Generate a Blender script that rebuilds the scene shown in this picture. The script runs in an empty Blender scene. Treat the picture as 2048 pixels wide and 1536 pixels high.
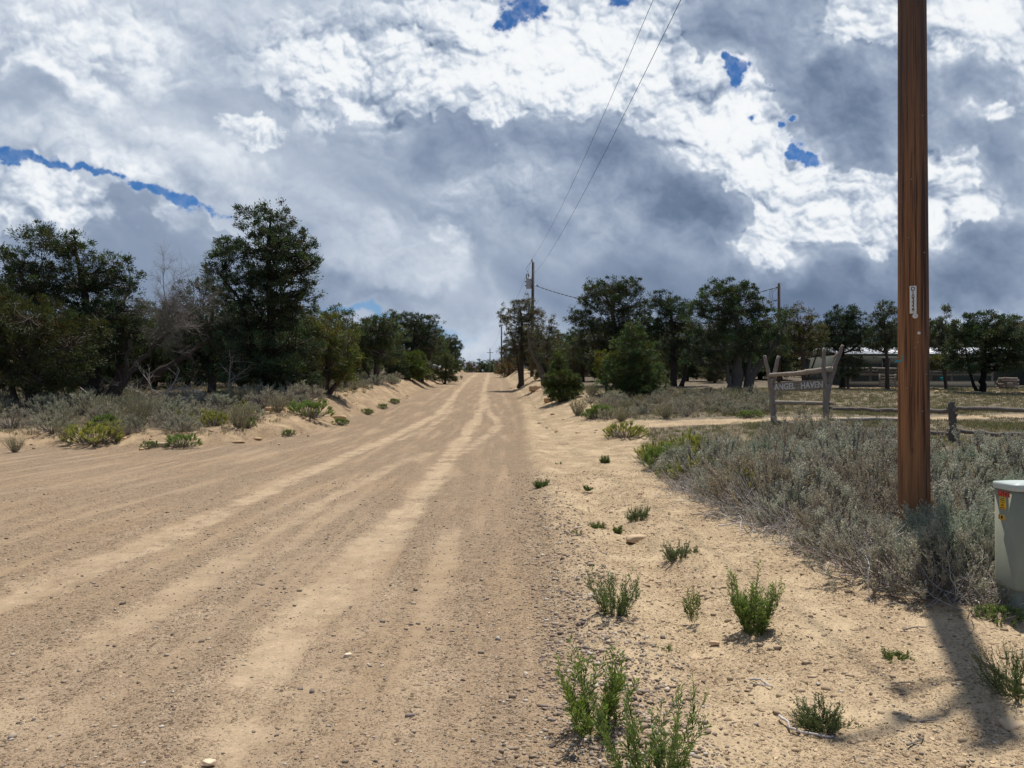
import bpy, bmesh, math, random
import numpy as np
from mathutils import Vector, Matrix, noise as mnoise

random.seed(7)
RNG = np.random.default_rng(11)
SC = bpy.context.scene
COL = SC.collection
R = math.radians
PI = math.pi

# ------------------------------------------------------------------ camera
EYE = 1.6
F = 1539.0                 # focal length in pixels of the 2048 px wide photograph
HZ = 780.0                 # row of the horizon
cam = bpy.data.cameras.new("camera")
cam.sensor_width = 36.0
cam.lens = 36.0 * F / 2048.0
cam.clip_start = 0.05
cam.clip_end = 6000.0
camo = bpy.data.objects.new("camera", cam)
COL.objects.link(camo)
camo.location = (0, 0, EYE)
camo.rotation_euler = (R(90) + math.atan((HZ - 768.0) / F), 0, 0)
SC.camera = camo

# ------------------------------------------------------------------ light
SUN_EL, SUN_AZ = R(68.3), R(23.0)       # azimuth clockwise from +Y (ahead), so ahead and to the right
sd = Vector((math.sin(SUN_AZ) * math.cos(SUN_EL), math.cos(SUN_AZ) * math.cos(SUN_EL), math.sin(SUN_EL)))
sl = bpy.data.lights.new("sun", 'SUN')
sl.energy = 5.0
sl.angle = R(0.55)
sl.color = (1.0, 0.955, 0.89)
so = bpy.data.objects.new("sun", sl)
COL.objects.link(so)
so.rotation_euler = sd.to_track_quat('Z', 'Y').to_euler()
so.location = (0, 0, 60)

SC.view_settings.view_transform = 'Standard'
SC.view_settings.look = 'None'
SC.view_settings.exposure = 0.0
SC.view_settings.gamma = 1.0
SC.cycles.max_bounces = 5
SC.cycles.diffuse_bounces = 2
SC.cycles.glossy_bounces = 2
SC.cycles.transparent_max_bounces = 4
SC.cycles.use_denoising = True

# ------------------------------------------------------------------ node helpers
class NT:
    def __init__(s, tree):
        s.t = tree
        s.n = tree.nodes
    def new(s, kind, **kw):
        nd = s.n.new(kind)
        for k, v in kw.items():
            setattr(nd, k, v)
        return nd
    def put(s, sock, v):
        if hasattr(v, 'links') or isinstance(v, bpy.types.NodeSocket):
            s.t.links.new(v, sock)
        else:
            sock.default_value = v
    def math(s, op, a, b=0.0, c=0.0, clamp=False):
        nd = s.new('ShaderNodeMath', operation=op)
        nd.use_clamp = clamp
        s.put(nd.inputs[0], a); s.put(nd.inputs[1], b); s.put(nd.inputs[2], c)
        return nd.outputs[0]
    def vmath(s, op, a, b=(0, 0, 0), scale=None):
        nd = s.new('ShaderNodeVectorMath', operation=op)
        s.put(nd.inputs[0], a); s.put(nd.inputs[1], b)
        if scale is not None:
            s.put(nd.inputs['Scale'], scale)
        return nd.outputs['Value'] if op in ('LENGTH', 'DOT_PRODUCT') else nd.outputs[0]
    def comb(s, x, y, z):
        nd = s.new('ShaderNodeCombineXYZ')
        s.put(nd.inputs[0], x); s.put(nd.inputs[1], y); s.put(nd.inputs[2], z)
        return nd.outputs[0]
    def sep(s, v):
        nd = s.new('ShaderNodeSeparateXYZ'); s.put(nd.inputs[0], v)
        return nd.outputs
    def mapr(s, v, a, b, c=0.0, d=1.0, smooth=True):
        nd = s.new('ShaderNodeMapRange')
        nd.interpolation_type = 'SMOOTHSTEP' if smooth else 'LINEAR'
        s.put(nd.inputs['Value'], v)
        nd.inputs['From Min'].default_value = a; nd.inputs['From Max'].default_value = b
        nd.inputs['To Min'].default_value = c; nd.inputs['To Max'].default_value = d
        return nd.outputs[0]
    def noise(s, v, scale, detail=5.0, rough=0.55, dist=0.0, col=False, lac=2.0):
        nd = s.new('ShaderNodeTexNoise')
        s.put(nd.inputs['Vector'], v)
        nd.inputs['Scale'].default_value = scale
        nd.inputs['Detail'].default_value = detail
        nd.inputs['Roughness'].default_value = rough
        nd.inputs['Distortion'].default_value = dist
        nd.inputs['Lacunarity'].default_value = lac
        return nd.outputs['Color' if col else 'Fac']
    def mix(s, f, a, b, blend='MIX'):
        nd = s.new('ShaderNodeMix', data_type='RGBA', blend_type=blend)
        s.put(nd.inputs[0], f)
        s.put(nd.inputs[6], a if not isinstance(a, tuple) else tuple(a) + (1,) * (4 - len(a)))
        s.put(nd.inputs[7], b if not isinstance(b, tuple) else tuple(b) + (1,) * (4 - len(b)))
        return nd.outputs[2]
    def ramp(s, f, stops, interp='LINEAR'):
        nd = s.new('ShaderNodeValToRGB')
        cr = nd.color_ramp
        cr.interpolation = interp
        while len(cr.elements) < len(stops):
            cr.elements.new(0.5)
        for e, (p, c) in zip(cr.elements, stops):
            e.position = p
            e.color = tuple(c) + (1,) * (4 - len(c))
        s.put(nd.inputs[0], f)
        return nd.outputs[0]

def lin(r, g, b):
    return tuple((c / 255 / 12.92) if c / 255 <= 0.04045 else ((c / 255 + 0.055) / 1.055) ** 2.4 for c in (r, g, b))

# ------------------------------------------------------------------ world: blue sky with cloud cover
world = bpy.data.worlds.new("World")
SC.world = world
world.use_nodes = True
# ------------------------------------------------------------------ small numpy noise kit
_LAT = np.random.default_rng(5).random((512, 512)).astype(np.float32)
_GA = np.random.default_rng(6).random((512, 512)).astype(np.float32) * 2 * np.pi
_GX, _GY = np.cos(_GA), np.sin(_GA)
def gnoise(x, y):
    """2-D gradient noise, about -0.7 .. 0.7"""
    xi = np.floor(x).astype(np.int64); yi = np.floor(y).astype(np.int64)
    fx = (x - xi).astype(np.float32); fy = (y - yi).astype(np.float32)
    a0 = xi & 511; a1 = (xi + 1) & 511; b0 = yi & 511; b1 = (yi + 1) & 511
    u = fx * fx * fx * (fx * (fx * 6 - 15) + 10); v = fy * fy * fy * (fy * (fy * 6 - 15) + 10)
    g00 = _GX[a0, b0] * fx + _GY[a0, b0] * fy
    g10 = _GX[a1, b0] * (fx - 1) + _GY[a1, b0] * fy
    g01 = _GX[a0, b1] * fx + _GY[a0, b1] * (fy - 1)
    g11 = _GX[a1, b1] * (fx - 1) + _GY[a1, b1] * (fy - 1)
    return (g00 * (1 - u) + g10 * u) * (1 - v) + (g01 * (1 - u) + g11 * u) * v
def fbm(x, y, octv=6, rough=0.5, kind=0):
    """kind 0 plain, 1 billow (rounded heads, dark creases), 2 ridged"""
    s = 0.0; a = 1.0; t = 0.0
    c, d = 0.8, 0.6
    for i in range(octv):
        n = gnoise(x + 17.3 * i, y - 9.1 * i)
        if kind == 1:
            n = np.abs(n) * 2 - 0.45
        elif kind == 2:
            n = 0.45 - np.abs(n) * 2
        s = s + n * a; t += a; a *= rough
        x, y = (x * c - y * d) * 2.03, (x * d + y * c) * 2.03
    return s / t
def puff(x, y):
    """rounded heads packed side by side: 1 at each head's middle, 0 in the creases"""
    xi = np.floor(x).astype(np.int64); yi = np.floor(y).astype(np.int64)
    best = np.full(x.shape, 9.0, np.float32)
    for i in (-1, 0, 1):
        for j in (-1, 0, 1):
            a, b = (xi + i) & 511, (yi + j) & 511
            px = xi + i + _LAT[a, b]; py = yi + j + _LAT[b, (a + 77) & 511]
            best = np.minimum(best, (x - px) ** 2 + (y - py) ** 2)
    return np.clip(1 - best, -.3, 1)
def sstep(x, a, b):
    t = np.clip((x - a) / (b - a), 0, 1)
    return t * t * (3 - 2 * t)
def gblobs(X, Y, lst, base=0.0, k=1.0):
    acc = np.full(X.shape, base, np.float32)
    for (px, py, rx, ry, rot, val) in lst:
        c, s = math.cos(R(rot)), math.sin(R(rot))
        dx = X - px; dy = -(Y - py)
        a = (dx * c + dy * s) / (rx * k); b = (-dx * s + dy * c) / (ry * k)
        acc += val * np.exp(-(a * a + b * b) ** 1.25 * 0.7).astype(np.float32)
    return acc

# ------------------------------------------------------------------ cloud cover over the whole sky
def clouds(X, Y):
    """X, Y: direction on the tangent plane ahead (1539 units = 45 degrees). returns rgb (linear) and blue-hole mask"""
    wx = fbm(X / 210, Y / 210, 6, .52); wy = fbm(X / 210 + 40, Y / 210 + 11, 6, .52)
    sx = fbm(X / 60 + 5, Y / 60 + 70, 6, .55); sy = fbm(X / 60 + 90, Y / 60 + 33, 5, .55)
    Xw = X + wx * 130 + sx * 60; Yw = Y + wy * 110 + sy * 55
    Xs = X + sx * 40; Ys = Y + sy * 34
    # thickness of the cloud: 0 thin and bright, 1 thick and dark
    thick = [
        # upper left
        (150, 40, 190, 70, -18, -.42), (300, 130, 80, 40, -45, -.46), (60, 100, 60, 70, 0, -.22), (130, 165, 90, 20, -25, -.42), (20, 205, 100, 55, 0, .26), (215, 100, 90, 26, -20, .16), (60, 240, 60, 30, 0, -.12),
        # veil with the pale diagonal band
        (180, 280, 330, 46, -12, -.26), (520, 390, 330, 60, -27, -.24), (420, 215, 330, 60, -32, .08), (470, 100, 170, 50, -35, -.16), (640, 330, 240, 60, -40, .04), (560, 20, 120, 50, -20, -.16),
        # cumulus low left
        (60, 385, 130, 46, -12, -.55), (150, 430, 70, 60, 0, -.25), (235, 430, 90, 90, -30, .16), (60, 450, 90, 50, 0, -.12), (330, 500, 120, 70, -20, .02), (350, 620, 330, 90, 0, .30), (30, 560, 160, 70, 0, .32), (380, 440, 90, 26, -25, -.20),
        # centre
        (700, 95, 130, 60, -25, -.36), (740, 170, 110, 40, -10, -.30), (640, 165, 50, 60, 0, -.16), (850, 60, 90, 60, 0, -.20), (830, 330, 200, 90, -30, .06), (860, 440, 50, 26, -30, .22), (875, 480, 70, 16, -50, -.26),
        (640, 570, 60, 60, 0, .26), (755, 545, 90, 36, -10, -.18), (790, 607, 80, 10, 0, .16), (960, 580, 50, 90, 0, .16), (990, 560, 20, 110, 10, -.14), (950, 690, 70, 40, 0, -.30), (700, 420, 200, 60, -10, .02), (900, 530, 60, 60, 0, -.1), (860, 300, 46, 46, 0, .30),
        # bright mass at the upper middle
        (1110, 90, 150, 90, -10, -.62), (960, 170, 90, 80, 30, -.46), (1250, 90, 110, 70, 0, -.42), (1160, 165, 70, 30, 0, -.40), (1330, 40, 60, 50, 30, -.42), (1240, 180, 90, 70, 0, -.10), (1040, 200, 90, 50, 0, -.2),
        (1080, 290, 130, 60, -10, .18), (1250, 345, 230, 60, -18, .30), (1360, 400, 110, 50, -10, .24), (1220, 440, 160, 40, 0, .12), (1170, 225, 100, 26, -10, .06),
        # upper right dark bellies
        (1450, 45, 150, 66, 0, .40), (1610, 130, 150, 110, -20, .34), (1700, 240, 110, 130, 0, .40), (1570, 50, 80, 40, 0, .05), (1660, 60, 60, 60, 0, -.20), (1730, 50, 60, 60, 0, -.5), (1660, 90, 40, 30, 0, -.2), (1390, 180, 60, 70, 0, -.20), (1620, 255, 60, 26, 0, .16),
        # bright rims down the middle right
        (1480, 190, 80, 60, -45, -.55), (1500, 260, 80, 60, -60, -.45), (1560, 300, 70, 70, -50, -.5), (1650, 370, 130, 46, 0, -.62), (1600, 430, 80, 50, 0, -.42), (1545, 510, 60, 56, 40, -.55), (1720, 440, 60, 70, 0, -.35), (1640, 470, 50, 26, 0, .12),
        (1430, 320, 80, 60, 0, -.20), (1440, 430, 90, 50, 0, .24), (1400, 560, 260, 60, 0, .24), (1150, 560, 200, 80, 0, .12), (1660, 620, 260, 70, 0, .42), (1700, 540, 60, 40, 0, .30), (1735, 520, 36, 46, -30, -.62), (1720, 575, 90, 12, -6, -.1),
        # right of the pole
        (1920, 35, 110, 60, -10, -.55), (2000, 90, 70, 60, -30, -.40), (1930, 160, 100, 30, 10, .10), (1900, 230, 70, 90, 0, .36), (1985, 190, 60, 50, 0, .05), (1890, 350, 60, 90, 20, -.50), (1915, 435, 70, 26, 10, -.50), (2010, 350, 60, 90, 0, .22), (1990, 225, 40, 16, 0, -.45),
        (1950, 530, 150, 60, 0, .52), (1890, 645, 90, 22, 0, -.30), (2030, 520, 90, 30, -30, -.14), (2010, 470, 60, 40, 0, .2),
    ]
    G = gblobs(Xw, Yw, thick, 0.0)
    T = 0.43 + 0.62 * np.tanh(G * 1.15)
    amp = gblobs(X, Y, [(1250, 220, 420, 260, 0, .9), (1800, 320, 420, 360, 0, .8), (730, 130, 190, 100, 0, .8), (60, 430, 260, 120, 0, .6), (140, 90, 230, 110, 0, .34), (1500, 560, 500, 120, 0, -.25)], 0.09)
    amp = np.clip(amp, .08, .95)
    # billows, seen against the light: thin creases glow, heads are greyer on the side away from the sun
    qx, qy = X + wx * 60 + sx * 9, Y + wy * 50 + sy * 8
    b1 = fbm(qx / 115, qy / 100, 7, .56, 1); b1s = fbm((qx + 5) / 115, (qy - 8) / 100, 7, .56, 1)
    b2 = fbm(qx / 34 + 8, qy / 31, 5, .58, 1); b2s = fbm((qx + 1) / 34 + 8, (qy - 3.0) / 31, 5, .58, 1)
    f1 = fbm(qx / 130, qy / 110 + 50, 8, .6)
    emb = (b1 - b1s) * 1.4 + (b2 - b2s) * .5
    q1 = fbm(qx / 200 + 31, qy / 185 + 50, 9, .56); q0 = fbm(qx / 260 + 31, qy / 150 + 50, 3, .5)
    T = T + q1 * amp * .62 + q0 * .12
    bright = sstep(T, .62, .22)
    ux, uy = X + sx * 40 + wx * 50, Y + sy * 36 + wy * 50
    pf1 = 0; em1 = 0
    for sc, wt in ((95., 1.), (43., .62), (19., .36), (9., .2)):
        p0 = puff(ux / sc + sc, uy / (sc * .85)); p1 = puff((ux + .10 * sc) / sc + sc, (uy - .16 * sc) / (sc * .85))
        pf1 = pf1 + (1 - p0) * wt; em1 = em1 + (p0 - p1) * wt
    T = np.maximum(T, .13 + T * .35)
    T = T + amp * bright * (pf1 * .42 - .19 - em1 * .75)
    # white heaps stand out against the grey behind them with a crisp, knobbly outline
    knob = (1.3 - pf1) * .16 + b1 * .35 + f1 * .5
    edge = -G + knob
    wm = sstep(edge, .16, .27) * sstep(amp, .25, .5)
    inn = .34 - .38 * sstep(edge, .20, 1.0) + (pf1 - 1.1) * .20 - em1 * .42
    rimw = np.exp(-((edge - .25) / .07) ** 2)
    T = T * (1 - wm) + wm * (.55 * inn + .45 * T - .10 * rimw)
    T = T + (1 - wm) * (b1 * .10 + (pf1 - 1.1) * .045 - em1 * .10) * sstep(amp, .2, .6)
    T = T + .07 * sstep(edge, -.10, .14) * (1 - wm) * sstep(amp, .25, .5)
    T = T - amp * (.25 + .75 * bright) * (emb * .62 + b1 * .16 - f1 * .42)
    # streaks of the veil
    sa = X * .88 + Y * .47; sb = -X * .47 + Y * .88
    st = fbm(sa / 460 + wx * .35, sb / 85 + wy * .3, 4, .40)
    T = T + st * .36 * (1 - np.clip(amp, 0, .9))
    # detached puffs
    pf = gblobs(Xs, Ys, [(478, 250, 34, 17, 0, 1.0), (535, 270, 32, 24, 0, 1.1), (515, 244, 20, 18, 0, .9), (500, 282, 34, 12, 0, .8), (652, 190, 9, 16, 30, .8),
                         (1154, 168, 40, 18, 0, .6), (1995, 222, 44, 20, -10, .7)])
    pm = sstep(pf + b2 * .6 + sx * .5, .20, .62) * sstep(pf, .05, .2)
    T = T * (1 - pm) + pm * (.12 - emb * .75 + (b2 + .2) * .10 + np.clip((Ys - 245) / 60, -.3, 1) * .10)
    # layered edges: a nearer grey cumulus deck in front of a brighter one (low left and low right)
    e1 = sstep(gblobs(X + sx * 50 + wx * 60, Y + sy * 44 + wy * 50, [(240, 440, 90, 66, -20, 1), (330, 520, 150, 90, -20, 1), (420, 480, 60, 40, -20, .7), (40, 470, 46, 40, 0, .8)]) + b1 * .8, .40, .52)
    T = T + e1 * .20 * sstep(T, .75, .35)
    T = T + .07 * sstep(Y, 430, 640) * sstep(X, 900, 1300)
    T = np.clip(T, -.3, 1.25)
    pal_t = np.array([-.3, .02, .12, .24, .38, .52, .66, .82, 1.0, 1.25])
    pal = np.array([lin(*c) for c in [(251, 253, 254), (247, 250, 253), (232, 238, 245), (208, 217, 229), (183, 195, 212), (160, 174, 195), (137, 153, 177), (112, 129, 156), (93, 111, 138), (82, 99, 125)]])
    rgb = np.stack([np.interp(T, pal_t, pal[:, i]) for i in range(3)], -1)
    # where the blue shows
    hb = gblobs(Xs, Ys, [(1052, 6, 40, 34, 0, 1.1), (1015, 42, 26, 18, 0, .8), (1240, -2, 24, 18, 0, 1.1), (1470, 146, 17, 24, 15, 1.25), (1458, 116, 10, 16, 15, .9), (1490, 126, 18, 9, 30, .8), (1533, 162, 8, 5, 0, .9), (1504, 232, 8, 10, 40, .8),
                         (1564, 250, 9, 13, 20, .9), (1590, 298, 16, 13, 0, 1.0), (1622, 318, 18, 14, 0, 1.0), (1592, 236, 10, 6, 0, .6), (1605, 310, 24, 10, -20, .7),
                         (30, 310, 80, 10, -8, 1.1), (22, 326, 22, 14, 0, 1.0), (130, 330, 80, 6, -10, .9), (210, 345, 30, 5, -10, .7), (352, 398, 50, 12, -26, 1.3), (290, 372, 40, 6, -22, .9), (430, 425, 36, 5, -22, .55)])
    hn_ = b2 * .9 + sx * .9 + fbm(X / 26, Y / 22, 6, .62) * .9
    hm = sstep(hb + hn_ * .85 * sstep(hb, .0, .3), .25, .72)
    hm = np.maximum(hm * (.86 + .14 * sstep(hn_, -.4, .2)), .42 * sstep(hb + hn_ * .9 * sstep(hb, .0, .3), .06, .50))
    rimm = sstep(hb + b2 * .4 + sx * .6, .08, .42) * sstep(hb, .02, .2) * sstep(X, 700, 1000) * .55
    rgb = rgb * (1 - rimm[..., None]) + rimm[..., None] * np.array(lin(244, 247, 252))
    low = sstep(gblobs(Xw, Yw, [(720, 640, 70, 12, 0, 1.0), (850, 662, 70, 14, -8, .7), (880, 690, 50, 18, 0, .5)]) , .0, .9) * .75
    rgb = rgb * (1 - low[..., None]) + low[..., None] * np.array(lin(108, 160, 206))
    return rgb, hm
# ---END PURE

def build_sky():
    """cloud map of the whole sky (computed here, nothing is loaded) over the Nishita blue"""
    W_, H_ = 5120, 2560
    img = bpy.data.images.new("cloud_map", W_, H_, alpha=True, float_buffer=True)
    img.colorspace_settings.name = 'Linear Rec.709'
    full = np.zeros((H_, W_, 4), np.float32)
    # everything out of the view: coarse broken cloud, dimmed to deepen the ground shadows
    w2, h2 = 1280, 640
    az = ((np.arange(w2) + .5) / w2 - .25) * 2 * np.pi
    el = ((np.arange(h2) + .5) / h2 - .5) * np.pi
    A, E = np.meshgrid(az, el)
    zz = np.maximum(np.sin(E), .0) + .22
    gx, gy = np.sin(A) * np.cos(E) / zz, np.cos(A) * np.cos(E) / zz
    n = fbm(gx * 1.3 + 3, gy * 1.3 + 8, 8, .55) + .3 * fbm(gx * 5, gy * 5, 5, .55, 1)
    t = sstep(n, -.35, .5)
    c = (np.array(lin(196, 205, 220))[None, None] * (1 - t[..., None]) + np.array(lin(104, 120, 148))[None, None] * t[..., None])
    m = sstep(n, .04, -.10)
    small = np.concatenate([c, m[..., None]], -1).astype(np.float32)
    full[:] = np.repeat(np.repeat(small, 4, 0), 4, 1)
    # the sky ahead in full detail
    x0, x1 = int(W_ * (.25 - 50 / 360)), int(W_ * (.25 + 50 / 360))
    y0, y1 = int(H_ * (.5 - 4 / 180)), int(H_ * (.5 + 46 / 180))
    az = ((np.arange(x0, x1) + .5) / W_ - .25) * 2 * np.pi
    el = ((np.arange(y0, y1) + .5) / H_ - .5) * np.pi
    A, E = np.meshgrid(az, el)
    X = 1024 + F * np.tan(A); Y = HZ - F * np.tan(E) / np.cos(A)
    c, hm = clouds(X.astype(np.float32), Y.astype(np.float32))
    bl = sstep(np.abs(A), R(49), R(41)) * sstep(E, R(45), R(33))
    part = np.concatenate([c, hm[..., None]], -1)
    full[y0:y1, x0:x1] = full[y0:y1, x0:x1] * (1 - bl[..., None]) + part * bl[..., None]
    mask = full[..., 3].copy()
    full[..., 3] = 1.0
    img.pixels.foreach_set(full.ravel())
    img.update()
    full[..., :3] = mask[..., None]
    img2 = bpy.data.images.new("blue_gap_map", W_, H_, alpha=False)
    img2.colorspace_settings.name = 'Non-Color'
    img2.pixels.foreach_set(full.ravel())
    img2.update()
    W = NT(world.node_tree)
    W.n.clear()
    out = W.new('ShaderNodeOutputWorld')
    sky = W.new('ShaderNodeTexSky', sky_type='NISHITA')
    sky.sun_disc = False
    sky.sun_elevation = SUN_EL
    sky.sun_rotation = SUN_AZ
    sky.altitude = 2000
    env = W.new('ShaderNodeTexEnvironment')
    env.image = img
    env.interpolation = 'Cubic'
    env2 = W.new('ShaderNodeTexEnvironment')
    env2.image = img2
    bg1 = W.new('ShaderNodeBackground')
    W.put(bg1.inputs[0], W.mix(1.0, sky.outputs[0], (0.34, 0.66, 1.0), 'MULTIPLY')); bg1.inputs[1].default_value = 0.085
    bg2 = W.new('ShaderNodeBackground')
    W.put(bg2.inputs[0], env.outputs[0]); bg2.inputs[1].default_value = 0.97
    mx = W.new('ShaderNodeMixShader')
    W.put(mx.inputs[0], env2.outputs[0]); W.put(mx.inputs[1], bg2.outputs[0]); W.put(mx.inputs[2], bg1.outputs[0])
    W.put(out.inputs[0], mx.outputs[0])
    world.cycles.sampling_method = 'MANUAL'
    world.cycles.sample_map_resolution = 1024
build_sky()
# ------------------------------------------------------------------ terrain (x right, y ahead, z up, metres)
_ty = np.arange(-50, 1200, 1.0)
_sl = 0.045 / (1 + np.exp(-(_ty - 27) / 4.0)) * (1 - sstep(_ty, 118, 146)) + 0.002 * sstep(_ty, 118, 146)
_tz = np.cumsum(_sl); _tz -= _tz[70]
def road_z(y):
    return np.interp(y, _ty, _tz)
def road_right(y):
    return 0.22 - 2.1 * sstep(y, 35, 135) - 0.025 * np.maximum(y - 135, 0)
def road_left(y):
    return -6.5 - 1.1 * sstep(y, 35, 135) - 0.025 * np.maximum(y - 135, 0)
def side_far(x):                       # far edge of the side road that joins from the left
    return 20.4 + 9.0 * sstep(x, -10.0, -6.3) ** 2 + 0.3 * np.sin(x * .9)
def bank_left(x, y):
    """0 on the road, 1 well up on the left bank"""
    a = (road_left(y) - x) / 2.3
    b = (y - side_far(x)) / 2.6
    w = np.minimum(a, b)
    return sstep(w, 0.0, 1.0)
def field_z(y):
    a = 0.10 + np.interp(y, [-50, 14, 22, 30, 42, 60, 90, 140, 1200], [0, 0, .02, .52, 1.36, 2.2, 3.75, 5.6, 7.0])
    return a
def plateau_l(y):
    return road_z(y) + 0.32 + 0.62 * sstep(y, 22, 34)
def H0(x, y):
    """macro height, everything is placed on this"""
    x = np.asarray(x, np.float64); y = np.asarray(y, np.float64)
    rz = road_z(y)
    wr = 4.2 - 2.2 * sstep(y, 34, 48)
    br = sstep((x - road_right(y) - .15) / wr, 0, 1)
    z = rz + (field_z(y) - rz) * br
    bl = bank_left(x, y)
    z = z + (plateau_l(y) - rz) * bl
    z = z + .10 * gnoise(x / 5.5 + 3, y / 5.5) * np.clip(bl + br, 0, 1) * sstep(np.hypot(x, y), 4, 12)
    return z
def ground(x, y):
    return float(H0(np.array([x]), np.array([y]))[0])
def onground(px, py, dmax=600.0):
    """where the line of sight of a photograph pixel meets the ground"""
    d = np.geomspace(2.0, dmax, 4000)
    x = (px - 1024) / F * d
    z = EYE + (HZ - py) / F * d
    h = H0(x, d)
    k = np.argmax(z < h)
    if z[k] >= h[k]:
        k = len(d) - 1
    return float(x[k]), float(d[k])
def at(px, d):
    """a point of the ground straight below a photograph column at a given distance"""
    x = (px - 1024) / F * d
    return x, d, ground(x, d)
def pathw(pts):
    return np.array([onground(*p) for p in pts])
def dist_poly(X, Y, P):
    best = np.full(X.shape, 1e9, np.float32); along = np.zeros(X.shape, np.float32)
    L = 0
    for (a, b) in zip(P[:-1], P[1:]):
        v = b - a; l2 = v @ v + 1e-9
        t = np.clip(((X - a[0]) * v[0] + (Y - a[1]) * v[1]) / l2, 0, 1)
        dd = np.hypot(X - a[0] - t * v[0], Y - a[1] - t * v[1])
        m = dd < best
        best = np.where(m, dd, best); along = np.where(m, L + t * math.sqrt(l2), along)
        L += math.sqrt(l2)
    return best, along

TRACKS = [  # pale wheel tracks in the gravel: photograph pixels, half width, strength
    ([(955, 746), (940, 757), (915, 782), (902, 800), (880, 826), (830, 852), (760, 884), (690, 913), (600, 952), (520, 990), (430, 1030), (330, 1075), (210, 1125), (60, 1180), (-150, 1250)], .26, .95),
    ([(902, 800), (905, 812), (888, 836), (850, 858), (800, 880)], .18, .7),
    ([(978, 746), (972, 765), (968, 790), (966, 812), (955, 835), (940, 858), (915, 890), (890, 925), (860, 970), (820, 1020), (770, 1070), (720, 1115), (670, 1170), (620, 1225), (560, 1290), (500, 1380), (450, 1470), (410, 1560)], .27, .95),
    ([(968, 805), (978, 822), (992, 838), (998, 850), (985, 866), (960, 880), (930, 905)], .20, .75),
    ([(860, 905), (800, 925), (730, 960), (650, 1000), (560, 1052), (460, 1120), (360, 1180), (250, 1245), (150, 1310), (40, 1400), (-60, 1470)], .22, .62),
    ([(900, 1060), (880, 1130), (870, 1220), (850, 1300), (820, 1420), (800, 1560)], .16, .38),
    ([(700, 1010), (600, 1075), (480, 1160), (300, 1300), (160, 1420), (60, 1520)], .15, .32),
    ([(1000, 760), (1005, 790), (1030, 830), (1035, 870)], .12, .35),
    ([(930, 757), (890, 780), (860, 800)], .2, .35),
    ([(0, 985), (200, 965), (400, 935), (600, 895), (760, 860)], .35, .22),
    ([(760, 1180), (700, 1260), (640, 1350), (560, 1480), (520, 1560)], .2, .4),
]
TRACKS = [(pathw(p), w, s) for p, w, s in TRACKS]
DRIVE = pathw([(1040, 872), (1120, 862), (1200, 853), (1280, 850), (1360, 847), (1440, 843), (1530, 839), (1640, 838), (1760, 838), (1900, 836), (2040, 832), (2200, 830)])

def brush_line(y):
    """x beyond which sagebrush stands on the right"""
    return np.interp(y, [0, 4.6, 5.3, 6.2, 8, 11.5, 14, 18, 24, 26], [3.9, 3.5, 3.25, 3.0, 2.85, 2.75, 2.75, 2.9, 3.6, 3.9])

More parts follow.
